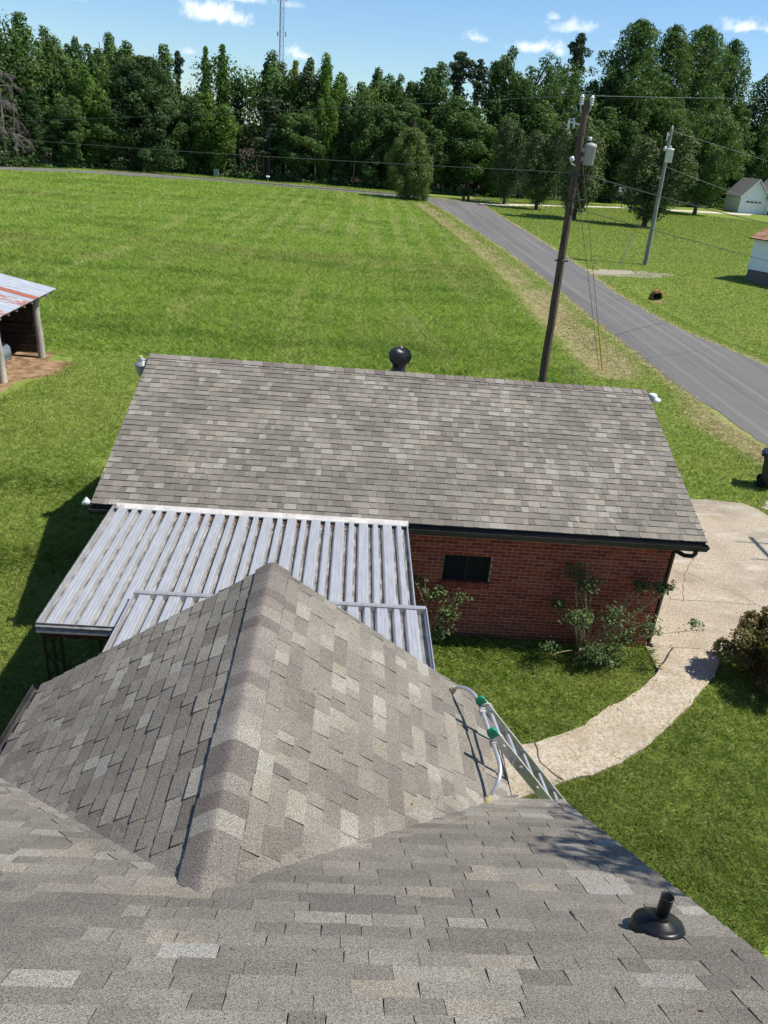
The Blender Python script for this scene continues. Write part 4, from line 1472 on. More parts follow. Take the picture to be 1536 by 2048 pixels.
ANCH = Vector((10.17, 30.37, 0))
for nm, t, lab, guard in (('guy_wire', .86, 'steel guy wire with a yellow plastic guard at its foot, beside the road', True), ('guy_wire', .77, 'bare steel guy wire just below the guarded one, sharing its ground anchor', False)):
    p0 = lerp(P1, P1T, t) + Vector((.1, .08, 0))
    p1 = ANCH + Vector((0, 0, .05)) + (Vector((0, 0, 0)) if guard else Vector((-.12, .06, 0)))
    r = empty(nm, p1, lab, 'guy wire')
    b = MB(); b.tube([p0, p1], .012, 6); b.build('cable', MAT['wire2'], r)
    if guard:
        d = (p0 - p1).normalized()
        b = MB(); b.tube([p1 + d * .02, p1 + d * 2.35], .030, 8); b.build('guard', MAT['yellow'], r)

P2 = Vector((23.76, 65.96, 0)); P2T = Vector((23.50, 65.96, 10.15))
u2 = empty('utility_pole', P2, 'slim grey-green utility pole with a pale transformer, standing in the lawn across the road', 'utility pole')
pole_mesh(P2, P2T, .19, .12, 5).build('pole', MAT['pole2'], u2)
transformer(u2, lerp(P2, P2T, .765) + Vector((0.05, -.42, 0)), .27, .95, MAT['tank2'], (0, 1, 0))
b = MB()
q = P2T + Vector((0, -.05, 0))
b.lathe([(.04, -.1), (.09, .0), (.05, .05), (.09, .1), (.05, .15), (.03, .22)], 12, q)
b.build('insulator', MAT['porcelain'], u2)
b = MB()
q = lerp(P2, P2T, .95)
b.tube([q + Vector((-.15, -.1, 0)), q + Vector((-.3, -.15, .2)), q + Vector((-.28, -.15, -.35))], .04, 6)
b.build('cutout_fuse', MAT['porcelain'], u2)
b = MB()
q = lerp(P2, P2T, .86)
b.lathe([(.03, -.18), (.12, -.1), (.12, .08), (.05, .16)], 12, q + Vector((-.3, -.2, 0)))
b.build('arrester', MAT['porcelain'], u2)
g2 = empty('guy_wire', (21.3, 64.6, 0), 'dark guy rod slanting from the lawn to the grey-green pole', 'guy wire')
b = MB(); b.tube([(21.3, 64.6, 0), lerp(P2, P2T, .84)], .014, 5); b.build('cable', MAT['wire'], g2)
b = MB(); b.tube([(21.3, 64.6, 0), lerp(Vector((21.3, 64.6, 0)), lerp(P2, P2T, .84), .30)], .035, 6); b.build('guard', MAT['tank'], g2)

# ------------------------------------------------------------------ overhead lines


def line(label, a, c, sag, r, mat='wire', ext=0.0, n=36):
    a, c = Vector(a), Vector(c)
    c = a + (c - a) * (1 + ext)
    pts = [a.lerp(c, t) - Vector((0, 0, sag * 4 * t * (1 - t))) for t in np.linspace(0, 1, n)]
    b = MB(); b.tube(pts, r * .72, 6)
    o = b.build('power_line', MAT[mat], origin=tuple(a))
    return tag(o, label, 'power line', 'overhead lines on the utility poles')


line('thin top conductor leaving the brown pole towards the left, crossing the woods', (6.50, 26.55, 9.50), (-30.2, 62, 6.5), .35, .009, 'wire2', .6)
line('grey neutral cable leaving the brown pole left below its transformer', (6.55, 26.5, 7.33), (-30.3, 62, 5.94), .42, .013, 'wire2', .6)
line('lowest black telephone cable crossing the field left of the brown pole', (6.65, 26.5, 6.35), (-30.4, 62, 5.16), .70, .014, 'wire', .6)
line('thin top conductor running right from the brown pole before the oaks', (6.80, 26.5, 9.50), (33.2, 60, 13.07), .2, .009, 'wire2', .6)
line('thick twisted black service cable running right from below the brown pole transformer', (7.00, 26.5, 7.30), (36.4, 60, 4.24), .45, .026, 'wire', .3)
line('black cable descending right to the white siding house from the middle of the brown pole', (6.90, 26.5, 6.28), (25.08, 40, 3.21), .12, .016, 'wire', 1.35)
line('conductor running right from the top of the grey-green pole', (23.57, 65.9, 10.0), (55.7, 95, 7.5), .3, .022, 'wire2', .5)
line('service cable running right from below the grey-green pole transformer', (23.7, 65.9, 7.46), (60.9, 100, 1.9), .3, .022, 'wire2', .25)

# ================================================================== SHED AND CAR
sh = empty('shed', (-12.5, 24.0, 0), 'open timber shed with rusty red and silver metal roof on log posts', 'shed')
b = MB()
xs = np.linspace(-10.42, -15.6, 9)
zr = lambda x: 2.20 + (-10.42 - x) * .20
ysn = 150
Y0, Y1 = 17.5, 27.75
cols = np.linspace(Y0, Y1, ysn)
i0 = 0
for j in range(ysn - 1):
    y0, y1 = cols[j], cols[j + 1]
    d = Y1 - y0
    tn = .95 if 1.6 < d < 1.95 else .22 if d < 1.6 else .52 if 2.4 < d < 3.1 else .15 if d < 4 else .45
    z = lambda y: .012 * math.sin(y * 2 * math.pi / .076 * .5) + (.012 if abs((y - Y1) % .62) < .05 else 0)
    for a, c in zip(xs, xs[1:]):
        b.face([(a, y0, zr(a) + z(y0)), (a, y1, zr(a) + z(y1)), (c, y1, zr(c) + z(y1)), (c, y0, zr(c) + z(y0))], 0, tn, True)
b.build('roof', MAT['rust'], sh)
for k in range(17):
    yk = 27.55 - k * .61
    b = MB()
    b.bar((-10.47, yk, zr(-10.47) - .085), (-15.5, yk, zr(-15.5) - .085), .045, .12)
    b.build('rafter', MAT['greywood'], sh)
b = MB(); b.bar((-10.82, 17.6, 2.04), (-10.82, 27.5, 2.04), .06, .16); b.build('beam', MAT['darkwood'], sh)
for px, py in ((-10.79, 26.75), (-10.86, 23.73), (-10.86, 20.6), (-10.86, 17.8)):
    b = MB()
    b.tube([(px, py, 0), (px + .01, py, .7), (px - .02, py, 1.4), (px, py, 2.06)], [.125, .12, .112, .105], 14)
    b.build('post', MAT['greywood'], sh)
b = MB()
g = random.Random(8)
y = 17.6
while y < 27.4:
    w = g.uniform(.14, .2)
    b.box((-15.25, y, .0), (-15.22 + g.uniform(.002, .014), y + w, 3.0)); y += w - .002
x = -15.2
while x < -10.95:
    w = g.uniform(.14, .2)
    b.box((x, 27.30, 0), (min(x + w, -10.93), 27.32 + g.uniform(0, .012), zr(x) - .10)); x += w - .002
b.build('board_wall', MAT['darkwood'], sh)
b = MB()
for z in (.25, .62, .98, 1.55):
    b.bar((-15.2, 27.24, z), (-10.95, 27.24, z + g.uniform(-.03, .03)), .05, .07)
for x in (-12.3, -13.9):
    b.bar((x, 27.22, 0), (x, 27.22, 2.3), .09, .09)
b.build('batten', MAT['darkwood'], sh)

car = empty('car', (-13.5, 24.75, 0), 'grey sedan parked nose-out in the open shed', 'car')
CX, CY = -13.45, 24.72
# loft: stations along x (front = +x): half width, sill z, belt z, roof z, roof half width
ST = [(2.27, .58, .34, .58, .60), (2.20, .72, .26, .70, .74), (2.05, .80, .22, .78, .82), (1.6, .86, .20, .86, .90), (1.0, .88, .20, .92, .97), (.45, .88, .20, .95, 1.02), (-.2, .88, .20, .96, 1.40), (-.9, .88, .20, .97, 1.43), (-1.5, .87, .20, .98, 1.10), (-2.0, .82, .24, .94, .98), (-2.25, .70, .34, .80, .84)]
b = MB()
rows = []
for x, hw, zs, zb, zt in ST:
    cab = zt > 1.1
    rw = hw * (.66 if cab else .86)
    rows.append([(CX + x, CY + y, z) for y, z in ((-hw * .92, zs), (-hw, zs + .16), (-hw * 1.0, zb - .10), (-hw * .95, zb), (-rw, zt - .02), (-rw * .6, zt), (0, zt + .015), (rw * .6, zt), (rw, zt - .02), (hw * .95, zb), (hw, zb - .10), (hw, zs + .16), (hw * .92, zs))])
b.grid(rows, smooth=True)
b.face(rows[0], 0); b.face(rows[-1][::-1], 0)
b.build('body', MAT['carpaint'], car)
b = MB()
b.grid([[(CX + .47, CY + y, .99 + .02 * (1 - abs(y))) for y in (-.70, -.35, 0, .35, .70)], [(CX - .16, CY + y, 1.415) for y in (-.52, -.28, 0, .28, .52)]], smooth=True)
b.build('windscreen', MAT['glass'], car)
for s_ in (-1, 1):
    b = MB()
    b.grid([[(CX + x, CY + s_ * y, z) for x, y, z in ((2.225, .50, .62), (2.12, .70, .63), (1.95, .80, .66))], [(CX + x, CY + s_ * y, z) for x, y, z in ((2.20, .48, .72), (2.08, .68, .75), (1.88, .79, .78))]], smooth=True)
    b.build('headlight', MAT['glass'], car)
    for xw in (1.38, -1.38):
        b = MB(); b.lathe([(.18, -.1), (.30, -.10), (.32, -.07), (.32, .07), (.30, .10), (.18, .10)], 24, (CX + xw, CY + s_ * .78, .32), axis=(0, 1, 0), cap=False)
        w_ = b.build('wheel', MAT['tyre'], car)
        b = MB(); b.lathe([(.19, -.02), (.17, .06), (.05, .085), (0, .085)], 20, (CX + xw, CY + s_ * .78, .32), axis=(0, s_, 0)); b.build('rim', MAT['chrome'], w_)
b = MB()
for z in (.36, .44):
    b.tube([(CX + x, CY + y, z) for x, y in ((2.02, -.86), (2.16, -.76), (2.26, -.60), (2.285, 0), (2.26, .60), (2.16, .76), (2.02, .86))], .014, 6)
b.build('bumper_trim', MAT['chrome'], car)

# ================================================================== HOUSES ACROSS THE ROAD
hs = empty('house', (33.5, 61, 0), 'white siding house with a brown shingle roof, cut by the right edge of the view', 'house')
A = Vector((30.05, 61.15, 0)); hu = Vector((.57, -.82, 0)); hv = Vector((.82, .57, 0)); HL, HD = 11.0, 7.5
zt = 3.25
frm = Matrix(((hu.x, hv.x, 0, A.x), (hu.y, hv.y, 0, A.y), (0, 0, 1, 0), (0, 0, 0, 1)))
b = MB()
b.box((0.03, 0.03, 0), (HL, HD, .92), mat=frm); b.build('foundation', MAT['cmu'], hs)
b = MB()
k = 0
z = .92
while z < zt:
    h = min(.115, zt - z)
    P = [frm @ Vector(p) for p in ((0, -.012, z), (HL, -.012, z), (HL, .0, z + h), (0, .0, z + h))]
    b.face(P, 0); b.face([frm @ Vector(p) for p in ((0, -.012, z), (0, 0, z), (HL, 0, z), (HL, -.012, z))], 0)
    P = [frm @ Vector(p) for p in ((-.012, HD, z), (-.012, 0, z), (0, 0, z + h), (0, HD, z + h))]
    b.face(P, 0)
    z += .115
b.box((.002, .002, .92), (HL, HD, zt), mat=frm)
b.prism([frm @ Vector((.01, 0, zt)), frm @ Vector((.01, HD, zt)), frm @ Vector((.01, HD / 2, zt + 1.25))], hu * .1)
b.box((-.03, -.03, .93), (.07, .07, zt), mat=frm)
b.build('siding', MAT['white'], hs)
b = MB()
e_, s_ = hu, (hv * (HD / 2 + .4) + Vector((0, 0, 1.38))).normalized()
O = frm @ Vector((-.35, -.4, zt - .06))
Lr = (hv * (HD / 2 + .4) + Vector((0, 0, 1.38))).length
shingles(b, O, e_, s_, [(0, 0), (HL + .7, 0), (HL + .7, Lr), (0, Lr)], seed=77, wide=(.25, .6), expo=.2)
nr = e_.cross(s_)
b.prism([O - nr * .08, O + e_ * (HL + .7) - nr * .08, O + e_ * (HL + .7) + s_ * Lr - nr * .08, O + s_ * Lr - nr * .08], nr * .078, 1)
s2 = (hv * -(HD / 2 + .4) + Vector((0, 0, 1.38)))
O2 = frm @ Vector((-.35, HD + .4, zt - .06))
b.prism([O2, O2 + s2, O2 + s2 + e_ * (HL + .7), O2 + e_ * (HL + .7)], (0, 0, -.08), 1)
b.build('roof', [m_shingle('tan_shingle', 1.75, 60), MAT['fascia']], hs)
for m_ in (bpy.data.materials['tan_shingle'],):
    t = m_.node_tree
    for n_ in t.nodes:
        if n_.type == 'VALTORGB':
            for e2, c in zip(n_.color_ramp.elements, ((.23, .12, .07), (.27, .15, .09), (.31, .18, .11), (.35, .20, .12), (.38, .23, .15), (.42, .27, .18))):
                e2.color = (*c, 1)

hw_ = empty('house', (78, 162, 0), 'white gabled house with grey roof and garage door beyond the pale lane', 'house')
YW = 157.5
b = MB()
b.box((72.4, YW, 0), (77.6, YW + 7, 3.2)); b.prism([(72.4, YW, 3.2), (77.6, YW, 3.2), (75.0, YW, 5.9)], (0, 7, 0))
b.box((77.6, YW - .8, 0), (84.5, YW + 8, 3.2)); b.prism([(77.6, YW - .8, 3.2), (84.5, YW - .8, 3.2), (81.05, YW - .8, 6.6)], (0, 8, 0))
b.build('wall', MAT['white'], hw_)
for (xa, xb, zp, y0, y1) in ((72.4, 77.6, 6.05, YW - .45, YW + 7.2), (77.6, 84.5, 6.75, YW - 1.25, YW + 8)):
    b = MB(); xm = (xa + xb) / 2
    sl2 = (zp - 3.2) / (xm - xa)
    for sg, xe in ((-1, xa - .4), (1, xb + .4)):
        ze = zp - sl2 * abs(xm - xe)
        b.prism([(xe, y0, ze), (xm, y0, zp), (xm, y1, zp), (xe, y1, ze)], (0, 0, .12), 0)
        b.prism([(xe, y0 - .03, ze - .12), (xm, y0 - .03, zp - .12), (xm, y0 - .03, zp + .11), (xe, y0 - .03, ze + .11)], (0, .025, 0), 1)
    b.build('roof', [MAT['greyroof'], MAT['trimw']], hw_)
b = MB()
for k in range(4):
    b.box((73.4, YW - .06, .05 + k * .58), (76.6, YW - .02, .05 + k * .58 + .56))
gd = b.build('garage_door', MAT['trimw'], hw_)
b = MB()
for k in range(4):
    b.box((73.55 + k * .78, YW - .075, 1.92), (74.15 + k * .78, YW - .062, 2.2))
b.build('pane', MAT['glass'], gd)
b = MB(); b.box((78.3, YW - .86, .9), (80.3, YW - .802, 2.5)); wn = b.build('window', MAT['trimw'], hw_)
b = MB()
for i in range(4):
    for j in range(3):
        b.box((78.4 + i * .46, YW - .88, .98 + j * .5), (78.8 + i * .46, YW - .865, 1.42 + j * .5))
b.build('pane', MAT['glass'], wn)
b = MB(); b.box((77.7, YW - .83, 0), (84.4, YW - .802, .75)); b.build('foundation', MAT['cmu'], hw_)

# ================================================================== SMALL THINGS


def wheelie(loc, label, ang, s=1.0, lidgap=.0):
    r = empty('wheelie_bin', loc, label, 'trash bin')
    Mx = Matrix.Translation(loc) @ Matrix.Rotation(ang, 4, 'Z') @ Matrix.Scale(s, 4)
    T = lambda p: Mx @ Vector(p)
    b = MB()
    rows = []
    for z, hx, hy, yo in ((.04, .20, .22, 0), (.10, .215, .235, 0), (.55, .25, .285, 0), (.86, .275, .33, 0), (.90, .30, .355, 0), (.95, .30, .355, 0)):
        rows.append([T((x, y + yo, z)) for x, y in ((-hx, -hy * .85), (-hx * .85, -hy), (hx * .85, -hy), (hx, -hy * .85), (hx, hy * .85), (hx * .85, hy), (-hx * .85, hy), (-hx, hy * .85))])
    b.grid(rows, closed=True, smooth=False); b.face(rows[0][::-1])
    b.build('body', MAT['bin'], r)
    b = MB()
    rows = []
    for z, k in ((.955, 1.04), (.985, 1.05), (1.02, .95), (1.03, .6)):
        rows.append([T((x * .31 * k, y * .37 * k + .0, z)) for x, y in ((-1, -.85), (-.85, -1), (.85, -1), (1, -.85), (1, .85), (.85, 1), (-.85, 1), (-1, .85))])
    b.grid(rows, closed=True, smooth=False); b.face(rows[-1]); b.face(rows[0][::-1])
    b.build('lid', MAT['rubber'], r)
    b = MB(); b.tube([T((-.24, .40, .93)), T((.24, .40, .93))], .018 * s, 8)
    b.bar(T((-.2, .33, .92)), T((-.2, .41, .93)), .03, .03); b.bar(T((.2, .33, .92)), T((.2, .41, .93)), .03, .03)
    b.build('handle', MAT['rubber'], r)
    for sx in (-1, 1):
        c = T((sx * .265, .22, .13)); ax = (Mx.to_3x3() @ Vector((sx, 0, 0))).normalized()
        b = MB(); b.lathe([(.0, .0), (.05, .0), (.06, -.015), (.095, -.015), (.10, .01), (.13, .015), (.13, -.04), (.0, -.045)], 22, c, axis=ax)
        for k in range(6):
            a = k * math.pi / 3
            uu = ax.orthogonal().normalized(); vv_ = ax.cross(uu)
            dd = uu * math.cos(a) + vv_ * math.sin(a)
            b.bar(c + dd * .05, c + dd * .11, .012, .012)
        b.build('wheel', MAT['tyre'], r)
    return r


wheelie(Vector((11.78, 19.33, 0)), 'black wheeled trash bin with closed lid on the grass near the concrete driveway', R(62), 1.0)
wheelie(Vector((15.0, 123.0, .03)), 'left of two dark trash bins at the far road junction', R(10), .72)
wheelie(Vector((15.75, 123.2, .03)), 'right of two dark trash bins at the far road junction', R(-12), .70)


def mailbox(loc, label, h=1.0, col='white'):
    r = empty('mailbox', loc, label, 'mailbox')
    x, y, z = loc
    b = MB(); b.box((x - .05, y - .05, z), (x + .05, y + .05, z + h * .78)); b.build('post', MAT['greywood'], r)
    b = MB()
    b.prism([(x - .26, y - .12, z + h * .78)] + [(x - .26, y + .12 * math.cos(a) * -1, z + h * .9 + .11 * math.sin(a)) for a in np.linspace(0, math.pi, 9)] + [(x - .26, y + .12, z + h * .78)], (.52, 0, 0))
    b.build('box', MAT[col], r)


mailbox((17.9, 118.9, 0), 'pale mailbox on a post at the near corner of the pale lane', .85, 'white')
mailbox((-14.6, 129.0, 0), 'mailbox on a brown post beyond the far road below the woods', .85, 'white')
r = empty('roadside_cabinet', (-22.2, 127.3, 0), 'small grey-green utility cabinet on two legs beyond the far road', 'utility cabinet')
b = MB(); b.box((-22.55, 127.2, .35), (-21.85, 127.5, 1.25)); b.build('cabinet', simple('cabinet_paint', (.16, .21, .17), .6, .3), r)
for x in (-22.5, -21.97):
    b = MB(); b.box((x, 127.3, 0), (x + .07, 127.4, .35)); b.build('leg', MAT['greywood'], r)
r = empty('basketball_hoop', (45.2, 142.9, 0), 'basketball hoop with white backboard in front of the dark woods', 'basketball hoop')
b = MB(); b.tube([(45.25, 143.4, 0), (45.2, 143.4, 2.6), (44.75, 142.9, 3.2)], .07, 8); b.build('pole', MAT['black'], r)
b = MB(); b.box((44.05, 142.75, 2.45), (45.30, 142.80, 3.30)); bo = b.build('backboard', MAT['trimw'], r)
b = MB(); b.box((44.42, 142.735, 2.62), (44.93, 142.747, 3.0)); b.build('target_square', MAT['black'], bo)
b = MB(); b.tube([(44.68 + .23 * math.cos(a), 142.5 + .23 * math.sin(a), 2.58) for a in np.linspace(0, 6.283, 17)], .02, 6); b.build('rim', MAT['clay'], bo)
b = MB()
for k in range(10):
    a = k * .628
    b.tube([(44.68 + .23 * math.cos(a), 142.5 + .23 * math.sin(a), 2.58), (44.68 + .13 * math.cos(a + .3), 142.5 + .13 * math.sin(a + .3), 2.18)], .018, 4)
b.build('net', MAT['trimw'], bo)
b = MB()
b.lathe([(.27, -1.6), (.30, -.05), (.34, 0), (.34, .10), (.26, .10), (.25, .0), (.24, -1.2)], 22, (19.75, 51.35, -.12), axis=(-.28, -.95, .05), cap=False)
tag(b.build('culvert_pipe', MAT['clay'], origin=(19.75, 51.35, -.4)), 'rust-red clay culvert pipe opening in the roadside ditch', 'culvert pipe')
b = MB()
for k, (x, y) in enumerate(((50.2, 145.6), (50.9, 145.8))):
    b.lathe([(.0, 0), (.45, .02), (.35, .28), (.0, .38)], 8, (x, y, 0))
tag(b.build('brush_pile', MAT['litter']), 'small dark heap of brush on the far lawn near the basketball hoop', 'brush pile')
# television aerial whose shadow lies on the driveway, standing beyond the right edge
r = empty('television_aerial', (14.0, 14.3, 0), 'television aerial mast standing to the right of the driveway', 'aerial')
b = MB(); b.tube([(14.0, 14.3, 0), (14.0, 14.3, 6.6)], .035, 8); b.build('mast', MAT['steel'], r)
b = MB()
b.tube([(13.85, 12.2, 6.5), (13.85, 15.9, 6.5)], .05, 8); b.tube([(14.35, 11.9, 6.3), (14.35, 14.7, 6.3)], .07, 8)
for y in np.linspace(12.3, 15.6, 5):
    b.tube([(13.35, y, 6.5), (14.85, y, 6.5)], .018, 6)
b.build('antenna_boom', MAT['steel'], r)
# cell tower far behind the woods
tw = empty('lattice_tower', (-40.8, 400, 0), 'tall thin steel lattice radio tower rising behind the woods', 'radio tower')
b = MB()
TX = -40.3
legs = [(1.15 * math.cos(a), 1.15 * math.sin(a)) for a in (0.3, 0.3 + 2.094, .3 + 4.189)]
HT = 78
for lx, ly in legs:
    b.tube([(TX + lx, 400 + ly, 0), (TX + lx * .9, 400 + ly * .9, HT)], .13, 5)
b.build('legs', simple('tower_steel', (.22, .24, .29), .6, .3), tw)
b = MB()
k = 0
z = 0
while z < HT - 1.8:
    for i in range(3):
        p, q = legs[i], legs[(i + 1) % 3]
        if k % 2: p, q = q, p
        b.bar((TX + p[0], 400 + p[1], z), (TX + q[0], 400 + q[1], z + 1.8), .07, .07)
        b.bar((TX + p[0], 400 + p[1], z), (TX + q[0], 400 + q[1], z), .06, .06)
    z += 1.8; k += 1
b.build('bracing', simple('tower_brace', (.22, .24, .29), .6, .3), tw)
for z, n_ in ((44.3, 3), (57.5, 3), (60.8, 2)):
    for i in range(n_):
        a = i * 2.1 + .4
        b = MB()
        b.box((TX + 2.1 * math.cos(a) - .28, 400 + 2.1 * math.sin(a) - .2, z - .9), (TX + 2.1 * math.cos(a) + .28, 400 + 2.1 * math.sin(a) + .2, z + .9))
        b.bar((TX + .8 * math.cos(a), 400 + .8 * math.sin(a), z), (TX + 2.1 * math.cos(a), 400 + 2.1 * math.sin(a), z), .12, .12)
        b.build('antenna_panel', MAT['tank2'], tw)

# ================================================================== TREES


def leaves_from(cent, nrm, size, g, aspect=.6, jitter=.7):
    """diamond leaf clumps at cent facing roughly nrm"""
    n = len(cent)
    nn = nrm + g.normal(0, jitter, (n, 3))
    nn /= np.linalg.norm(nn, axis=1, keepdims=True) + 1e-9
    rv = g.normal(0, 1, (n, 3))
    t1 = np.cross(nn, rv); t1 /= np.linalg.norm(t1, axis=1, keepdims=True) + 1e-9
    t2 = np.cross(nn, t1)
    s = size[:, None]
    v = np.empty((n, 4, 3))
    v[:, 0] = cent - t1 * s
    v[:, 1] = cent - t2 * s * aspect + nn * s * .15
    v[:, 2] = cent + t1 * s
    v[:, 3] = cent + t2 * s * aspect + nn * s * .15
    return v.reshape(-1, 3)


ENV = {
    'oak': lambda t: min(1, .45 + 1.6 * t) * (1 - t ** 3.4) ** .6,
    'round': lambda t: max(0.0, 1 - (2 * t - 1) ** 2) ** .5,
    'poplar': lambda t: min(1, .5 + t * 1.6) * (1 - t ** 2.4) ** .7 + .10,
    'column': lambda t: .75 * (1 - t ** 4) + .12,
    'dome': lambda t: max(0.0, 1 - t ** 2.2) ** .5,
    'layered': lambda t: (1 - t) ** .8 * .95 + .05,
    'cedar': lambda t: min(1, .35 + t * 2.6) * max(.0, 1 - ((t - .28) / .73) ** 2 if t > .28 else 1) ** .62 + .02,
    'pine': lambda t: (.55 + .45 * math.sin(t * 9)) * (1 - t ** 3) * .95 + .12,
}


def make_tree(kind, seed, h=16.0, w=6.0, env='oak', base=.12, npuff=70, pr=.17, per=100, leaf=.26, squash=.8, fill=.35, mat='oak', limbs=12, bark='bark', spread=.62, jitter=.5, tr=.017, label='tree', cat='tree', lobes=1, lobew=(.56, .80)):
    g = np.random.default_rng(seed)
    rg = random.Random(seed)
    f = ENV[env]
    C, Rr = [], []
    LB = [(0, 0, 1.0, 1.0)]
    if lobes > 1:
        LB = []
        for j in range(lobes):
            a = j * 6.283 / lobes + rg.uniform(-.4, .4)
            rr_ = w * rg.uniform(.20, .30)
            LB.append((rr_ * math.cos(a), rr_ * math.sin(a), 1.0 if j == 0 else rg.uniform(.72, .97), rg.uniform(*lobew)))
    for i in range(npuff):
        t = (i + rg.random()) / npuff
        t = t ** .85
        ox, oy, fh, fw = LB[i % len(LB)]
        z = h * (base + (fh - base) * t)
        er = f(t) * w / 2 * fw * (1 + .20 * math.sin(2.1 * i * 2.39996 + z * .8 + seed))
        a = i * 2.39996 + rg.uniform(-.5, .5)
        k = rg.uniform(spread, .98) if rg.random() > fill else rg.uniform(.1, spread)
        p = pr * w * rg.uniform(.6, 1.25) * (0.45 + .55 * min(1, f(t) * 1.4))
        k2 = max(0, er * k - p * .45)
        C.append((k2 * math.cos(a) + ox * min(1, .25 + 1.2 * t), k2 * math.sin(a) + oy * min(1, .25 + 1.2 * t), min(z, h * fh - p * squash * .7)))
        Rr.append(p)
    C = np.array(C); Rr = np.array(Rr)
    cnt = np.maximum(10, (1.75 * per * (Rr / Rr.mean()) ** 2 * g.uniform(.7, 1.3, npuff))).astype(int)
    idx = np.repeat(np.arange(npuff), cnt)
    d = g.normal(0, 1, (len(idx), 3)); d[:, 2] += .25
    d /= np.linalg.norm(d, axis=1, keepdims=True)
    rad = Rr[idx] * g.uniform(.55, 1.08, len(idx)) ** .6
    cen = C[idx] + d * rad[:, None] * np.array([1, 1, squash])
    lump = 1 + .22 * np.sin(d[:, 0] * 5 + idx) * np.cos(d[:, 1] * 6 + idx * 2)
    cen = C[idx] + (cen - C[idx]) * lump[:, None]
    cen[:, 2] = np.maximum(cen[:, 2], .15)
    sz = leaf * .72 * g.uniform(.55, 1.35, len(idx))
    v = leaves_from(cen, d, sz, g, .55, jitter)
    tn = np.clip(np.repeat(g.uniform(.2, .75, npuff), cnt) + g.normal(0, .11, len(idx)), 0, 1)
    root = empty(kind, (0, 0, 0), label, cat)
    fast_mesh('crown', v, 4, tn, MAT[mat], root)
    b = MB()
    top = h * .93 if env not in ('oak', 'round', 'dome') else h * .72
    pts, rr = [], []
    for k in range(9):
        t = k / 8
        pts.append((.012 * h * math.sin(t * 5 + seed) * t, .012 * h * math.cos(t * 4 + seed) * t, top * t)); rr.append(tr * h * (1 - .85 * t) * (1.35 if k == 0 else 1))
    b.tube(pts, rr, 9)
    order = list(range(npuff)); rg.shuffle(order)
    for i in order[:limbs]:
        c = Vector(C[i])
        z0 = max(h * .10, c.z - Vector((c.x, c.y, 0)).length * rg.uniform(.6, 1.1))
        z0 = min(z0, top * .95)
        s0 = Vector((0, 0, z0))
        b.tube(bez(s0, s0 + (c - s0) * .35 + Vector((0, 0, -.02 * h)), s0 + (c - s0) * .7 + Vector((0, 0, .02 * h)), c, 6), [tr * h * .45 * (1 - .12 * k) for k in range(6)], 6)
    b.build('trunk', MAT[bark], root, local=True)
    root['h'] = h; root['w'] = w
    return root


def dup(root, loc, sx, sz, rot, label, group, name=None):
    r = root.copy(); COL.objects.link(r)
    if name: r.name = name
    r.location = loc; r.rotation_euler = (0, 0, rot); r.scale = (sx, sx, sz)
    r['label'] = label; r['group'] = group
    for ch in list(root.children):
        c = ch.copy(); COL.objects.link(c); c.parent = r
    return r


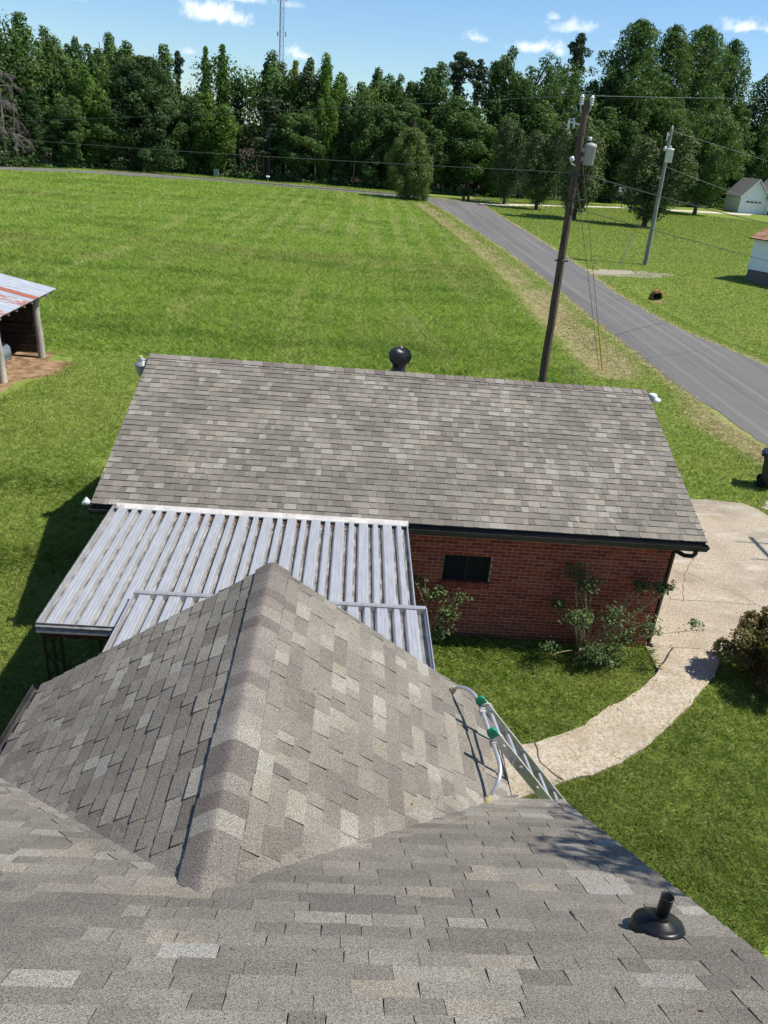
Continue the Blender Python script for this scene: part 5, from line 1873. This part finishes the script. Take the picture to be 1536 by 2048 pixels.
PROTO = {
    'oak': [dict(lobes=4, kind='oak_tree', h=16, w=8, env='oak', base=.10, npuff=150, pr=0.132, per=74, leaf=.27, mat='oak', limbs=16), dict(lobes=5, kind='oak_tree', h=16, w=8, env='round', base=.14, npuff=150, pr=0.141, per=78, leaf=.27, mat='oak', limbs=16)],
    'poplar': [dict(kind='poplar_tree', h=18, w=5, env='poplar', base=.10, npuff=150, pr=.15, per=52, leaf=.23, squash=1.6, mat='poplar', limbs=8, tr=.012, lobes=3), dict(kind='poplar_tree', h=18, w=5, env='poplar', base=.14, npuff=150, pr=.14, per=52, leaf=.23, squash=1.8, mat='poplar', limbs=8, tr=.012, fill=.2, lobes=4),
               dict(kind='poplar_tree', h=18, w=5, env='oak', base=.12, npuff=150, pr=.14, per=52, leaf=.24, squash=1.4, mat='poplar', limbs=8, tr=.012, fill=.2, lobes=4)],
    'pine': [dict(kind='pine_tree', h=18, w=6, env='pine', base=.42, npuff=46, pr=.15, per=85, leaf=.22, squash=.55, mat='pine', limbs=24, tr=.014, fill=.25), dict(kind='pine_tree', h=18, w=6, env='pine', base=.30, npuff=52, pr=.16, per=85, leaf=.22, squash=.5, mat='pine', limbs=24, tr=.014, fill=.3)],
    'column': [dict(kind='ivy_spire_tree', h=18, w=3, env='column', base=.05, npuff=85, pr=.24, per=65, leaf=.22, squash=1.1, mat='brightl', limbs=6, tr=.012)],
    'bright': [dict(lobes=4, kind='tulip_tree', h=15, w=6, env='oak', base=.08, npuff=130, pr=0.141, per=66, leaf=.25, squash=1.1, mat='brightl', limbs=12)],
    'yellow': [dict(kind='young_tree', h=15, w=3, env='poplar', base=.3, npuff=50, pr=.2, per=50, leaf=.2, mat='yellowl', limbs=6, tr=.01)],
    'dome': [dict(kind='magnolia_tree', h=15, w=12, env='dome', base=.04, npuff=210, pr=.10, per=75, leaf=.27, mat='dark', limbs=14, spread=.8, fill=.15)],
    'layered': [dict(kind='hemlock_tree', h=13, w=6, env='layered', base=.08, npuff=100, pr=.16, per=55, leaf=.22, squash=.35, mat='dark', limbs=26, fill=.3)],
    'open': [dict(lobes=5, kind='open_oak_tree', h=22, w=9, env='round', base=.30, npuff=95, pr=0.114, per=54, leaf=.27, mat='oak', limbs=44, spread=.55, tr=.016)],
    'bigoak': [dict(kind='great_oak_tree', h=28, w=14, env='oak', base=.08, npuff=210, pr=.105, per=70, leaf=.30, mat='oak', limbs=44, spread=.66, tr=.018), dict(kind='great_oak_tree', h=28, w=14, env='round', base=.06, npuff=210, pr=.11, per=70, leaf=.30, mat='oak', limbs=44, spread=.66, tr=.018)],
    'bigbright': [dict(kind='great_oak_tree', h=28, w=12, env='oak', base=.08, npuff=200, pr=.10, per=70, leaf=.28, squash=1.25, mat='bigl', limbs=34, spread=.66, tr=.016)],
}
TREES = [
('poplar', -49.8, 123.9, 18.5, 4.5, 'tall poplar at the far left end of the woods'),
('poplar', -46.3, 128.1, 17.6, 3.5, 'poplar with a pointed top, first peak right of the leftmost poplar'),
('poplar', -43.9, 127.3, 15.9, 2.8, 'narrow poplar just right of the first pointed peak on the left'),
('oak', -42.7, 130.9, 16.7, 4.2, 'round-topped oak between pointed poplars on the left skyline'),
('poplar', -40.9, 136.1, 18.1, 3.4, 'feathery pale poplar rising highest over the dark dome tree'),
('poplar', -39.2, 138.4, 17.5, 2.3, 'slim feathery poplar close beside the highest pale one'),
('poplar', -36.5, 138.5, 17.3, 3.4, 'pale poplar directly above the dark dome-shaped tree'),
('poplar', -33.5, 139.8, 17.4, 3.9, 'bushy poplar on the right shoulder of the dark dome tree'),
('pine', -30.3, 140.3, 16.9, 2.8, 'thin ragged pine standing alone right of the dark dome tree'),
('column', -25.1, 136.3, 17.5, 2.3, 'left one of two ivy-covered spires standing side by side'),
('column', -22.8, 137.7, 18.1, 2.8, 'right one of two ivy-covered spires standing side by side'),
('pine', -20.7, 139.0, 13.9, 4.7, 'dark brownish pine just right of the ivy-covered spires'),
('pine', -16.6, 142.4, 16.7, 3.2, 'small open pine on the skyline left of the radio tower'),
('poplar', -13.5, 141.7, 18.1, 4.0, 'poplar in front of the foot of the radio tower'),
('yellow', -11.8, 139.8, 17.0, 2.4, 'yellow-green young tree right below the radio tower'),
('pine', -10.0, 138.0, 16.2, 4.0, 'dull brown-green pine right of the yellow-green young tree'),
('poplar', -8.4, 142.2, 17.8, 3.5, 'poplar between the dull brown-green pine and the bright tulip tree'),
('bright', -5.8, 139.6, 18.3, 5.0, 'bright green tulip tree, highest between radio tower and roadside cedar'),
('poplar', -2.5, 144.1, 15.1, 3.6, 'low pale poplar in the dip right of the bright tulip tree'),
('poplar', 0.2, 145.5, 16.7, 3.3, 'pale feathery poplar above left of the roadside cedar'),
('poplar', 2.9, 146.8, 17.6, 3.3, 'pale feathery poplar straight above the roadside cedar'),
('oak', 5.4, 144.0, 16.7, 3.8, 'small round oak just above and right of the roadside cedar'),
('oak', 9.3, 143.0, 18.9, 6.1, 'leafy oak with sky gaps at its right, above the far trash bins'),
('pine', 14.5, 144.6, 20.8, 6.8, 'dark broad pine with flat plates, left of the open oak'),
('pine', 17.9, 144.5, 20.0, 5.2, 'second dark flat-topped pine, right beside the broad one'),
('oak', 22.8, 147.7, 22.2, 5.8, 'dark oak with rounded top left of the tall lone skyline pine'),
('open', 26.9, 146.1, 22.1, 8.2, 'open-crowned oak with bare limbs showing left of the brown pole top'),
('open', 33.1, 151.8, 22.2, 6.5, 'open-crowned oak behind the top of the brown utility pole'),
('pine', 37.7, 161.6, 26.9, 5.6, 'tall lone pine standing against the sky above the brown pole'),
('open', 42.6, 158.6, 24.3, 6.2, 'thin dark oak between the lone pine and the largest oak'),
('bigoak', 47.3, 159.1, 29.3, 12.4, 'largest dark oak, highest crown on the right skyline'),
('bigbright', 55.4, 164.9, 29.8, 10.1, 'bright green oak with feathery top right of the largest oak'),
('bigoak', 63.3, 170.0, 30.8, 11.4, 'huge dark oak behind the maple, right of the bright green oak'),
('bigbright', 71.9, 176.1, 30.0, 8.9, 'wind-blown oak with feathery right edge beside the sky gap'),
('bigoak', 83.0, 175.4, 27.8, 11.0, 'dark oak cut by the right edge of the view behind the white house'),
('dome', -33.5, 130.9, 15.1, 12.4, 'big dark dome-shaped magnolia in front of the left woods'),
('bright', -39.9, 125.8, 13.1, 4.6, 'light green rounded tree left of the dark dome tree'),
('oak', -42.7, 121.9, 9.2, 4.8, 'mid green tree under the pointed poplars, low branches over the road'),
('layered', -45.4, 119.3, 9.7, 4.0, 'evergreen with tiered branches beside the bare grey tree'),
('layered', -47.8, 121.3, 14.1, 4.7, 'dusky conifer behind the bare grey tree'),
('oak', -37.8, 126.5, 9.2, 4.3, 'dense oak against the left flank of the dark dome tree'),
('oak', -27.5, 132.8, 11.2, 5.4, 'mid green tree filling the gap below the thin ragged pine'),
('bright', -23.1, 132.6, 11.3, 5.3, 'vine-hung tree below the two ivy-covered spires'),
('pine', -15.1, 134.5, 12.3, 5.1, 'sparse pine on the roadside left of the bright tulip tree'),
('oak', -10.4, 134.0, 10.2, 5.4, 'shaded tree below the dull brown-green pine beside the far road'),
('bright', -6.8, 135.5, 13.7, 3.5, 'tall bright vine column in front of the tulip tree'),
('layered', -3.6, 135.9, 12.6, 4.7, 'tiered conifer with drooping boughs left of the roadside cedar'),
('oak', 0.4, 135.5, 12.2, 5.0, 'shaded oak behind the left edge of the roadside cedar'),
('oak', 4.9, 137.0, 13.3, 5.5, 'shaded oak behind the top of the roadside cedar'),
('oak', 10.8, 136.0, 11.0, 5.5, 'pale-leaved tree right of the roadside cedar, over the far bins'),
('oak', 15.6, 137.9, 14.2, 6.3, 'full oak above the mailbox at the pale lane'),
('bright', 21.3, 138.8, 11.9, 5.6, 'bright low tree behind the paired lawn cedars'),
('oak', 26.5, 142.9, 15.0, 7.4, 'dense oak behind the paired lawn cedars'),
('oak', 39.4, 151.6, 16.7, 7.0, 'shaded oak behind the brown pole transformer'),
('oak', 45.3, 153.1, 14.0, 7.1, 'shaded oak behind the basketball hoop'),
('bigoak', 53.9, 158.2, 17.8, 10.0, 'broad oak behind the top of the grey-green pole'),
('oak', 66.7, 166.2, 18.5, 8.8, 'oak standing behind the maple on the right lawn'),
('oak', 76.3, 171.5, 18.7, 8.0, 'dark oak left of the white gabled house roof'),
]
protos = {}
for kd, lst in PROTO.items():
    protos[kd] = [make_tree(seed=100 + 17 * i + len(kd) * 3, **p) for i, p in enumerate(lst)]
used = {}
GRP = 'trees of the woodland edge'
for i, (kd, x, y, h, w, lab) in enumerate(TREES):
    k = used.get(kd, 0)
    used[kd] = k + 1
    p = protos[kd][k % len(protos[kd])]
    sx, sz = w * {'poplar': 2.0, 'oak': 1.45, 'bright': 1.35, 'open': 1.25, 'bigoak': 1.30, 'bigbright': 1.35, 'pine': 1.3, 'yellow': 1.2}.get(kd, 1.1) / p['w'], h * 1.01 / p['h']
    rot = (i * 1.7) % 6.28
    if k < len(protos[kd]):
        p.location = (x, y, 0); p.rotation_euler = (0, 0, rot); p.scale = (sx, sx, sz); p['label'] = lab; p['group'] = GRP
    else:
        dup(p, (x, y, 0), sx, sz, rot, lab, GRP)

# lawn trees across the road
LAWN = 'trees standing on the far lawn'
ced = make_tree('cedar_tree', 301, h=11, w=5, env='cedar', base=.10, npuff=170, pr=.115, per=62, leaf=.15, squash=1.5, mat='cedar', lobes=2, limbs=26, spread=.75, fill=.2, tr=.016, label='', cat='tree')
for k, (x, y, h, w, lab) in enumerate(((25.1, 118.6, 11.3, 4.9, 'right one of the paired columnar cedars on the far lawn, trunk bare at the foot'), (21.4, 124.5, 11.4, 4.6, 'left one of the paired columnar cedars, beside the pale lane'),
                                      (27.6, 106.35, 12.0, 5.8, 'columnar cedar directly behind the brown utility pole transformer'), (36.3, 104.24, 11.4, 6.3, 'cedar with ragged skirt directly behind the grey-green pole'))):
    if k == 0:
        ced.location = (x, y, 0); ced.scale = (w / 3.7, w / 3.7, h / 11); ced['label'] = lab; ced['group'] = LAWN
    else:
        dup(ced, (x, y, 0), w / 3.7, h / 11, k * 2.1, lab, LAWN)
mp = make_tree('maple_tree', 311, h=15, w=11, env='round', base=.16, npuff=120, pr=.12, per=95, leaf=.28, mat='oak', limbs=24, spread=.7, tr=.02, label='full round maple on the far lawn left of the white gabled house')
mp.location = (56.5, 138.85, 0); mp.rotation_euler = (0, 0, 1.2); mp['group'] = LAWN
rc = make_tree('cedar_tree', 321, h=9, w=6.4, env='cedar', base=.02, npuff=190, pr=.10, per=75, leaf=.17, squash=1.25, mat='cedarl', limbs=20, spread=.75, fill=.2, tr=.02, label='dense broad cedar at the corner of the hay field where the roads meet')
rc.location = (6.4, 117.6, 0)
sb = make_tree('shrub', 323, h=1.6, w=3.2, env='dome', base=.05, npuff=26, pr=.16, per=60, leaf=.10, mat='brightl', limbs=4, tr=.02, label='bright green vine shrub at the foot of the roadside cedar', cat='shrub')
sb.location = (8.6, 116.2, 0)
# tree beyond the right edge whose shade falls on the roof corner
st = make_tree('yard_tree', 331, h=9.2, w=3.2, env='round', base=.62, npuff=34, pr=.17, per=170, leaf=.075, mat='oak', limbs=16, tr=.012, label='slim yard tree right of the ladder, shading the roof corner')
st.location = (5.78, 3.22, 0); st.rotation_euler = (0, 0, .4)

# bare grey tree at the left end of the woods
bt = empty('bare_tree', (-48.6, 116.2, 0), 'bare grey tree hung with dead vines at the left edge of the woods', 'tree')
b = MB()
g = random.Random(77)


def twig(p, d, L, r, depth):
    pts = [p]
    for k in range(4):
        d = (d + Vector((g.uniform(-.35, .35), g.uniform(-.35, .35), g.uniform(-.42, .12 if depth < 3 else -.05)))).normalized()
        p = p + d * L / 4
        pts.append(p)
        if depth < 4 and k > 0:
            for _ in range(2 if depth < 3 else 3):
                twig(p, (d + Vector((g.uniform(-1, 1), g.uniform(-1, 1), g.uniform(-.5, .5)))).normalized(), L * g.uniform(.45, .7), r * .55, depth + 1)
    b.tube(pts, [r * (1 - .17 * k) for k in range(5)], 3, caps=False)


b.tube([(-48.6, 116.2, 0), (-48.5, 116.2, 4), (-48.4, 116.3, 8), (-48.5, 116.2, 11)], [.22, .17, .11, .04], 8)
for k in range(11):
    a = k * 2.4
    twig(Vector((-48.5, 116.2, 4 + k * .68)), Vector((math.cos(a), math.sin(a), .5)).normalized(), 2.6 * (1 - k * .04), .07, 1)
b.build('branches', MAT['deadbark'], bt)

# ------------------------------------------------------------------ deep wood behind the edge trees: one mass
ex = np.array([-80, -48, -41, -32, -21, -10, 4, 12, 20, 30, 45, 60, 75, 110]); ey = np.array([92, 113, 122, 129, 131, 132, 134, 134, 136, 142, 151, 158, 167, 188])
g = np.random.default_rng(8)
NP = 1900
px_ = g.uniform(-78, 112, NP)
hh = 14.0 - 3.2 * np.exp(-((px_ + 28) / 3.2) ** 2) - 1.6 * np.exp(-((px_ - 1) / 6) ** 2) + 1.2 * np.sin(px_ * .21) + 1.1 * np.sin(px_ * .53 + 2) + np.where(px_ > 10, np.minimum((px_ - 10) * .16, 8.0), 0) + np.where(px_ < -44, 1.5, 0)
pz = np.where(np.arange(NP) < 420, g.uniform(.3, 3.2, NP), hh * g.uniform(.05, 1, NP) ** .75)
py_ = np.interp(px_, ex, ey) + 3.0 + np.abs(g.normal(0, 1, NP)) * 4 + pz * .22
pr_ = g.uniform(1.0, 2.3, NP)
cnt = (pr_ ** 2 * 30).astype(int)
idx = np.repeat(np.arange(NP), cnt)
d = g.normal(0, 1, (len(idx), 3)); d /= np.linalg.norm(d, axis=1, keepdims=True)
q = np.stack([px_, py_, pz], 1)[idx] + d * (pr_[idx] * g.uniform(.5, 1.1, len(idx)))[:, None]
q[:, 2] = np.maximum(q[:, 2], .2)
wt = np.clip(np.repeat(g.uniform(.05, .8, NP), cnt) + g.normal(0, .18, len(idx)), 0, 1)
o = fast_mesh('woods', leaves_from(q, d, g.uniform(.14, .32, len(q)), g, .6, .5), 4, wt, MAT['oak'])
tag(o, 'dark deep wood and underbrush filling the spaces behind the edge trees', 'woods', kind='stuff')
n = 9000
x = g.uniform(-70, 100, n)
y = np.interp(x, ex, ey) + g.uniform(.2, 3, n)
z = np.abs(g.normal(0, 1, n)) * (.55 + .4 * np.sin(x * .9)) + .1
q = np.stack([x, y, z], 1)
o = fast_mesh('underbrush', leaves_from(q, np.tile([0, -.4, .8], (n, 1)), g.uniform(.15, .4, n), g, .6, .8), 4, g.uniform(0, .8, n), MAT['oak'])
tag(o, 'low green underbrush along the foot of the woods', 'underbrush', kind='stuff')
# thin trunks standing in the shade of the wood
for k in range(26):
    xx = -46 + k * 4.9 + g.uniform(-1.5, 1.5)
    yy = float(np.interp(xx, ex, ey)) + g.uniform(1.0, 4.0)
    hh = g.uniform(8, 12)
    b = MB()
    b.tube([(xx, yy, 0), (xx + g.uniform(-.2, .2), yy, hh * .5), (xx + g.uniform(-.5, .5), yy, hh)], [.17, .13, .06], 7)
    for j in range(4):
        zz = hh * g.uniform(.4, .95); a = g.uniform(0, 6.28)
        b.tube([(xx, yy, zz), (xx + math.cos(a) * .8, yy + math.sin(a) * .8, zz + .5), (xx + math.cos(a) * 1.6, yy + math.sin(a) * 1.6, zz + .8)], [.05, .035, .015], 5)
    tag(b.build('tree_trunk', MAT['bark'], origin=(xx, yy, 0)), 'slim bare trunk standing in the shade at the foot of the woods', 'tree trunk', 'slim trunks at the foot of the woods')

# ================================================================== SHRUBS BY THE GARAGE


def rose(loc, label, seed, spots, base_r, n_cane, leaf_n):
    g = np.random.default_rng(seed)
    rg = random.Random(seed)
    r = empty('climbing_rose', loc, label, 'rose bush')
    b = MB()
    L = Vector(loc)
    cent = []
    for (x, y, z, rad, cnt) in spots:
        p = Vector((x, y, z))
        for c in range(n_cane if cnt > 14 else 1):
            s = L + Vector((rg.uniform(-base_r, base_r), rg.uniform(-.06, .06), .0))
            e_ = p + Vector((rg.gauss(0, rad * .5), rg.gauss(0, .06), rg.gauss(0, rad * .4)))
            mid = s.lerp(e_, .5) + Vector((rg.uniform(-.12, .12), rg.uniform(-.12, .05), rg.uniform(.05, .25)))
            pts = bez(s, s.lerp(mid, .6) + Vector((0, 0, .1)), mid, e_, 9)
            b.tube(pts, [.0095 - .0007 * k for k in range(9)], 5, caps=False)
            for k in range(6, 9):
                for _ in range(rg.randint(1, 3)):
                    cent.append(np.array(pts[k]) + g.normal(0, .05, 3))
        for _ in range(cnt):
            d = g.normal(0, 1, 3); d /= np.linalg.norm(d)
            q = np.array(p) + d * rad * g.uniform(.2, 1.0) * np.array([1.25, .55, .85])
            for _ in range(8):
                cent.append(q + g.normal(0, .036, 3))
    b.build('canes', MAT['cane'], r)
    cent = np.array(cent)
    cent[:, 1] = np.minimum(cent[:, 1], 11.26)
    nr = np.stack([g.normal(.3, .5, len(cent)), g.normal(-.3, .5, len(cent)), np.ones(len(cent))], 1)
    v = leaves_from(cent, nr, g.uniform(.017, .036, len(cent)), g, .55, .45)
    fast_mesh('leaves', v - np.array(loc), 4, np.clip(g.normal(.5, .25, len(cent)), 0, 1), MAT['rose'], r)
    return r


rose((4.35, 10.86, 0), 'large straggly climbing rose against the brick wall near its right corner', 51,
     [(3.95, 11.0, 1.65, .20, 30), (4.20, 10.92, 1.45, .20, 34), (3.72, 10.95, 1.05, .15, 22), (4.05, 10.68, .95, .26, 44), (4.65, 10.70, 1.05, .26, 40), (5.10, 11.0, 1.48, .16, 30), (5.46, 10.95, 1.50, .17, 44), (4.85, 10.66, .60, .30, 34), (5.28, 10.72, .85, .24, 30), (4.35, 10.50, .40, .26, 40), (6.02, 10.6, 1.02, .16, 13), (4.6, 10.55, .35, .34, 40), (3.6, 10.5, .5, .14, 12)], .12, 5, 0)
rose((1.52, 10.80, 0), 'smaller thin climbing rose below the window beside the carport', 52,
     [(1.28, 10.95, 1.30, .2, 26), (1.66, 10.85, 1.18, .22, 30), (1.85, 10.75, .85, .18, 24), (1.3, 10.85, .8, .22, 24), (2.02, 10.85, 1.12, .16, 16), (1.75, 10.75, .5, .2, 26), (1.35, 10.65, .25, .22, 30)], .12, 3, 0)
rb = make_tree('red_tip_shrub', 341, h=1.30, w=1.70, env='round', base=.02, npuff=120, pr=.10, per=200, leaf=.042, mat='redtip', limbs=26, spread=.72, fill=.25, tr=.012, jitter=.55, lobes=6, label='rounded shrub with coppery red leaves at the edge of the driveway', cat='shrub')
rb.location = (7.66, 10.48, 0)

# ================================================================== GRASS BLADES
EXCL = [WALK, DRIVE, APRON, DIRT, FARP, PALEP, [(17.0, 60.2), (18.6, 60.7), (21.2, 61.2), (21.0, 60.0), (19.5, 58.9), (17.0, 58.2)], [(WX0 - .02, 11.2), (WX1, 11.2), (WX1, 18.7), (WX0, 18.7)], [(-3.2, 7.9), (1.1, 7.9), (1.1, 11.2), (-3.2, 11.2)],
        [(-2.55, 2.5), (1.32, 2.5), (1.32, 5.95), (-2.55, 5.95)], [(-9, -5.2), (1.75, -5.2), (1.75, 4.5), (-9, 4.5)], [(-15.3, 17), (-10.6, 17), (-10.6, 27.3), (-15.3, 27.3)],
        [(30, 61.2), (36.3, 52.2), (42.5, 56.4), (36.2, 65.4)]]
g = np.random.default_rng(21)
NB = 1700000
u = g.uniform(0, 1, NB)
r = 5.2 * (150 / 5.2) ** u
az = R(3.45) + g.uniform(-R(37), R(39), NB)
x = r * np.sin(az); y = r * np.cos(az)
ok = ~((x > roadL(y) + .05) & (x < roadR(y) - .05))
for p in EXCL:
    ok &= ~inpoly(x + .04 * wob(x, y, 3, 1), y + .04 * wob(y, x, 3, 2), p)
ok &= y < np.interp(x, ex, ey) + 1
x, y, r = x[ok], y[ok], r[ok]
fz, dz, ez = zone_field(x, y), zone_dry(x, y), zone_earth(x, y)
th_ = g.uniform(0, 1, len(x))
ok = ez * .95 < th_
x, y, r, fz, dz = x[ok], y[ok], r[ok], fz[ok], dz[ok]
clump = .5 + .22 * np.sin(x * 2.1 + 1.3 * np.sin(y * 1.1)) * np.sin(y * 2.7 + 1.1 * np.sin(x * .9)) + .28 * np.sin(x * 11 + 3 * np.sin(y * 4.3)) * np.sin(y * 13 + 2 * np.sin(x * 5.1))
ht = np.where(fz > .5, .115 + .07 * clump, .050 + .035 * clump) * g.uniform(.5, 1.5, len(x))
# longer tufts left by the mower west of the garage and beside walls
long_ = np.exp(-((y - 13.7 - .10 * x) / .45) ** 2) * (x < -3.8) + np.exp(-((y - 17.2 - .1 * x) / .5) ** 2) * (x < -3.8) * .9 + np.exp(-((y - 11.0) / .22) ** 2) * (x > 1) * (x < 5.7) * .9
ht *= 1 + 1.1 * long_
dist = np.sqrt(r * r + H_CAM ** 2)
wd = np.maximum(.0055, dist / 770 * .48) * g.uniform(.7, 1.3, len(x))
ht = np.maximum(ht, dist / 770 * 1.0)
isdry = (dz * g.uniform(.6, 1.4, len(x)) > .5)
lean = g.normal(0, .72, (len(x), 2)) * ht[:, None]
lean[isdry] *= 2.2
ht = np.where(isdry, ht * .8 + .02, ht)
ang = g.uniform(0, np.pi, len(x))
dx, dy = np.cos(ang) * wd / 2, np.sin(ang) * wd / 2
z0 = height(x, y) - .005
V = np.empty((len(x), 4, 3))
V[:, 0] = np.stack([x - dx, y - dy, z0], 1)
V[:, 1] = np.stack([x + dx, y + dy, z0], 1)
V[:, 2] = np.stack([x + dx * .75 + lean[:, 0] * .5, y + dy * .75 + lean[:, 1] * .5, z0 + ht * .62], 1)
V[:, 3] = np.stack([x + lean[:, 0], y + lean[:, 1], z0 + ht * .95], 1)
tn = np.clip(g.normal(.52, .27, len(x)) - .28 * np.minimum(1, long_), 0, 1)
for nm, sel, mt, lab, cat in (('lawn_grass', (~isdry) & (fz < .5), 'lawn', 'short mown lawn grass around the garage and across the road', 'grass'),
                              ('field_grass', (~isdry) & (fz >= .5), 'field', 'bright green hay field grass between the garage and the woods', 'grass'),
                              ('dry_grass', isdry, 'straw', 'straw-coloured cut grass lying along the road ditch', 'dry grass')):
    o = fast_mesh(nm, V[sel].reshape(-1, 3), 4, tn[sel], MAT[mt])
    tag(o, lab, cat, kind='stuff')
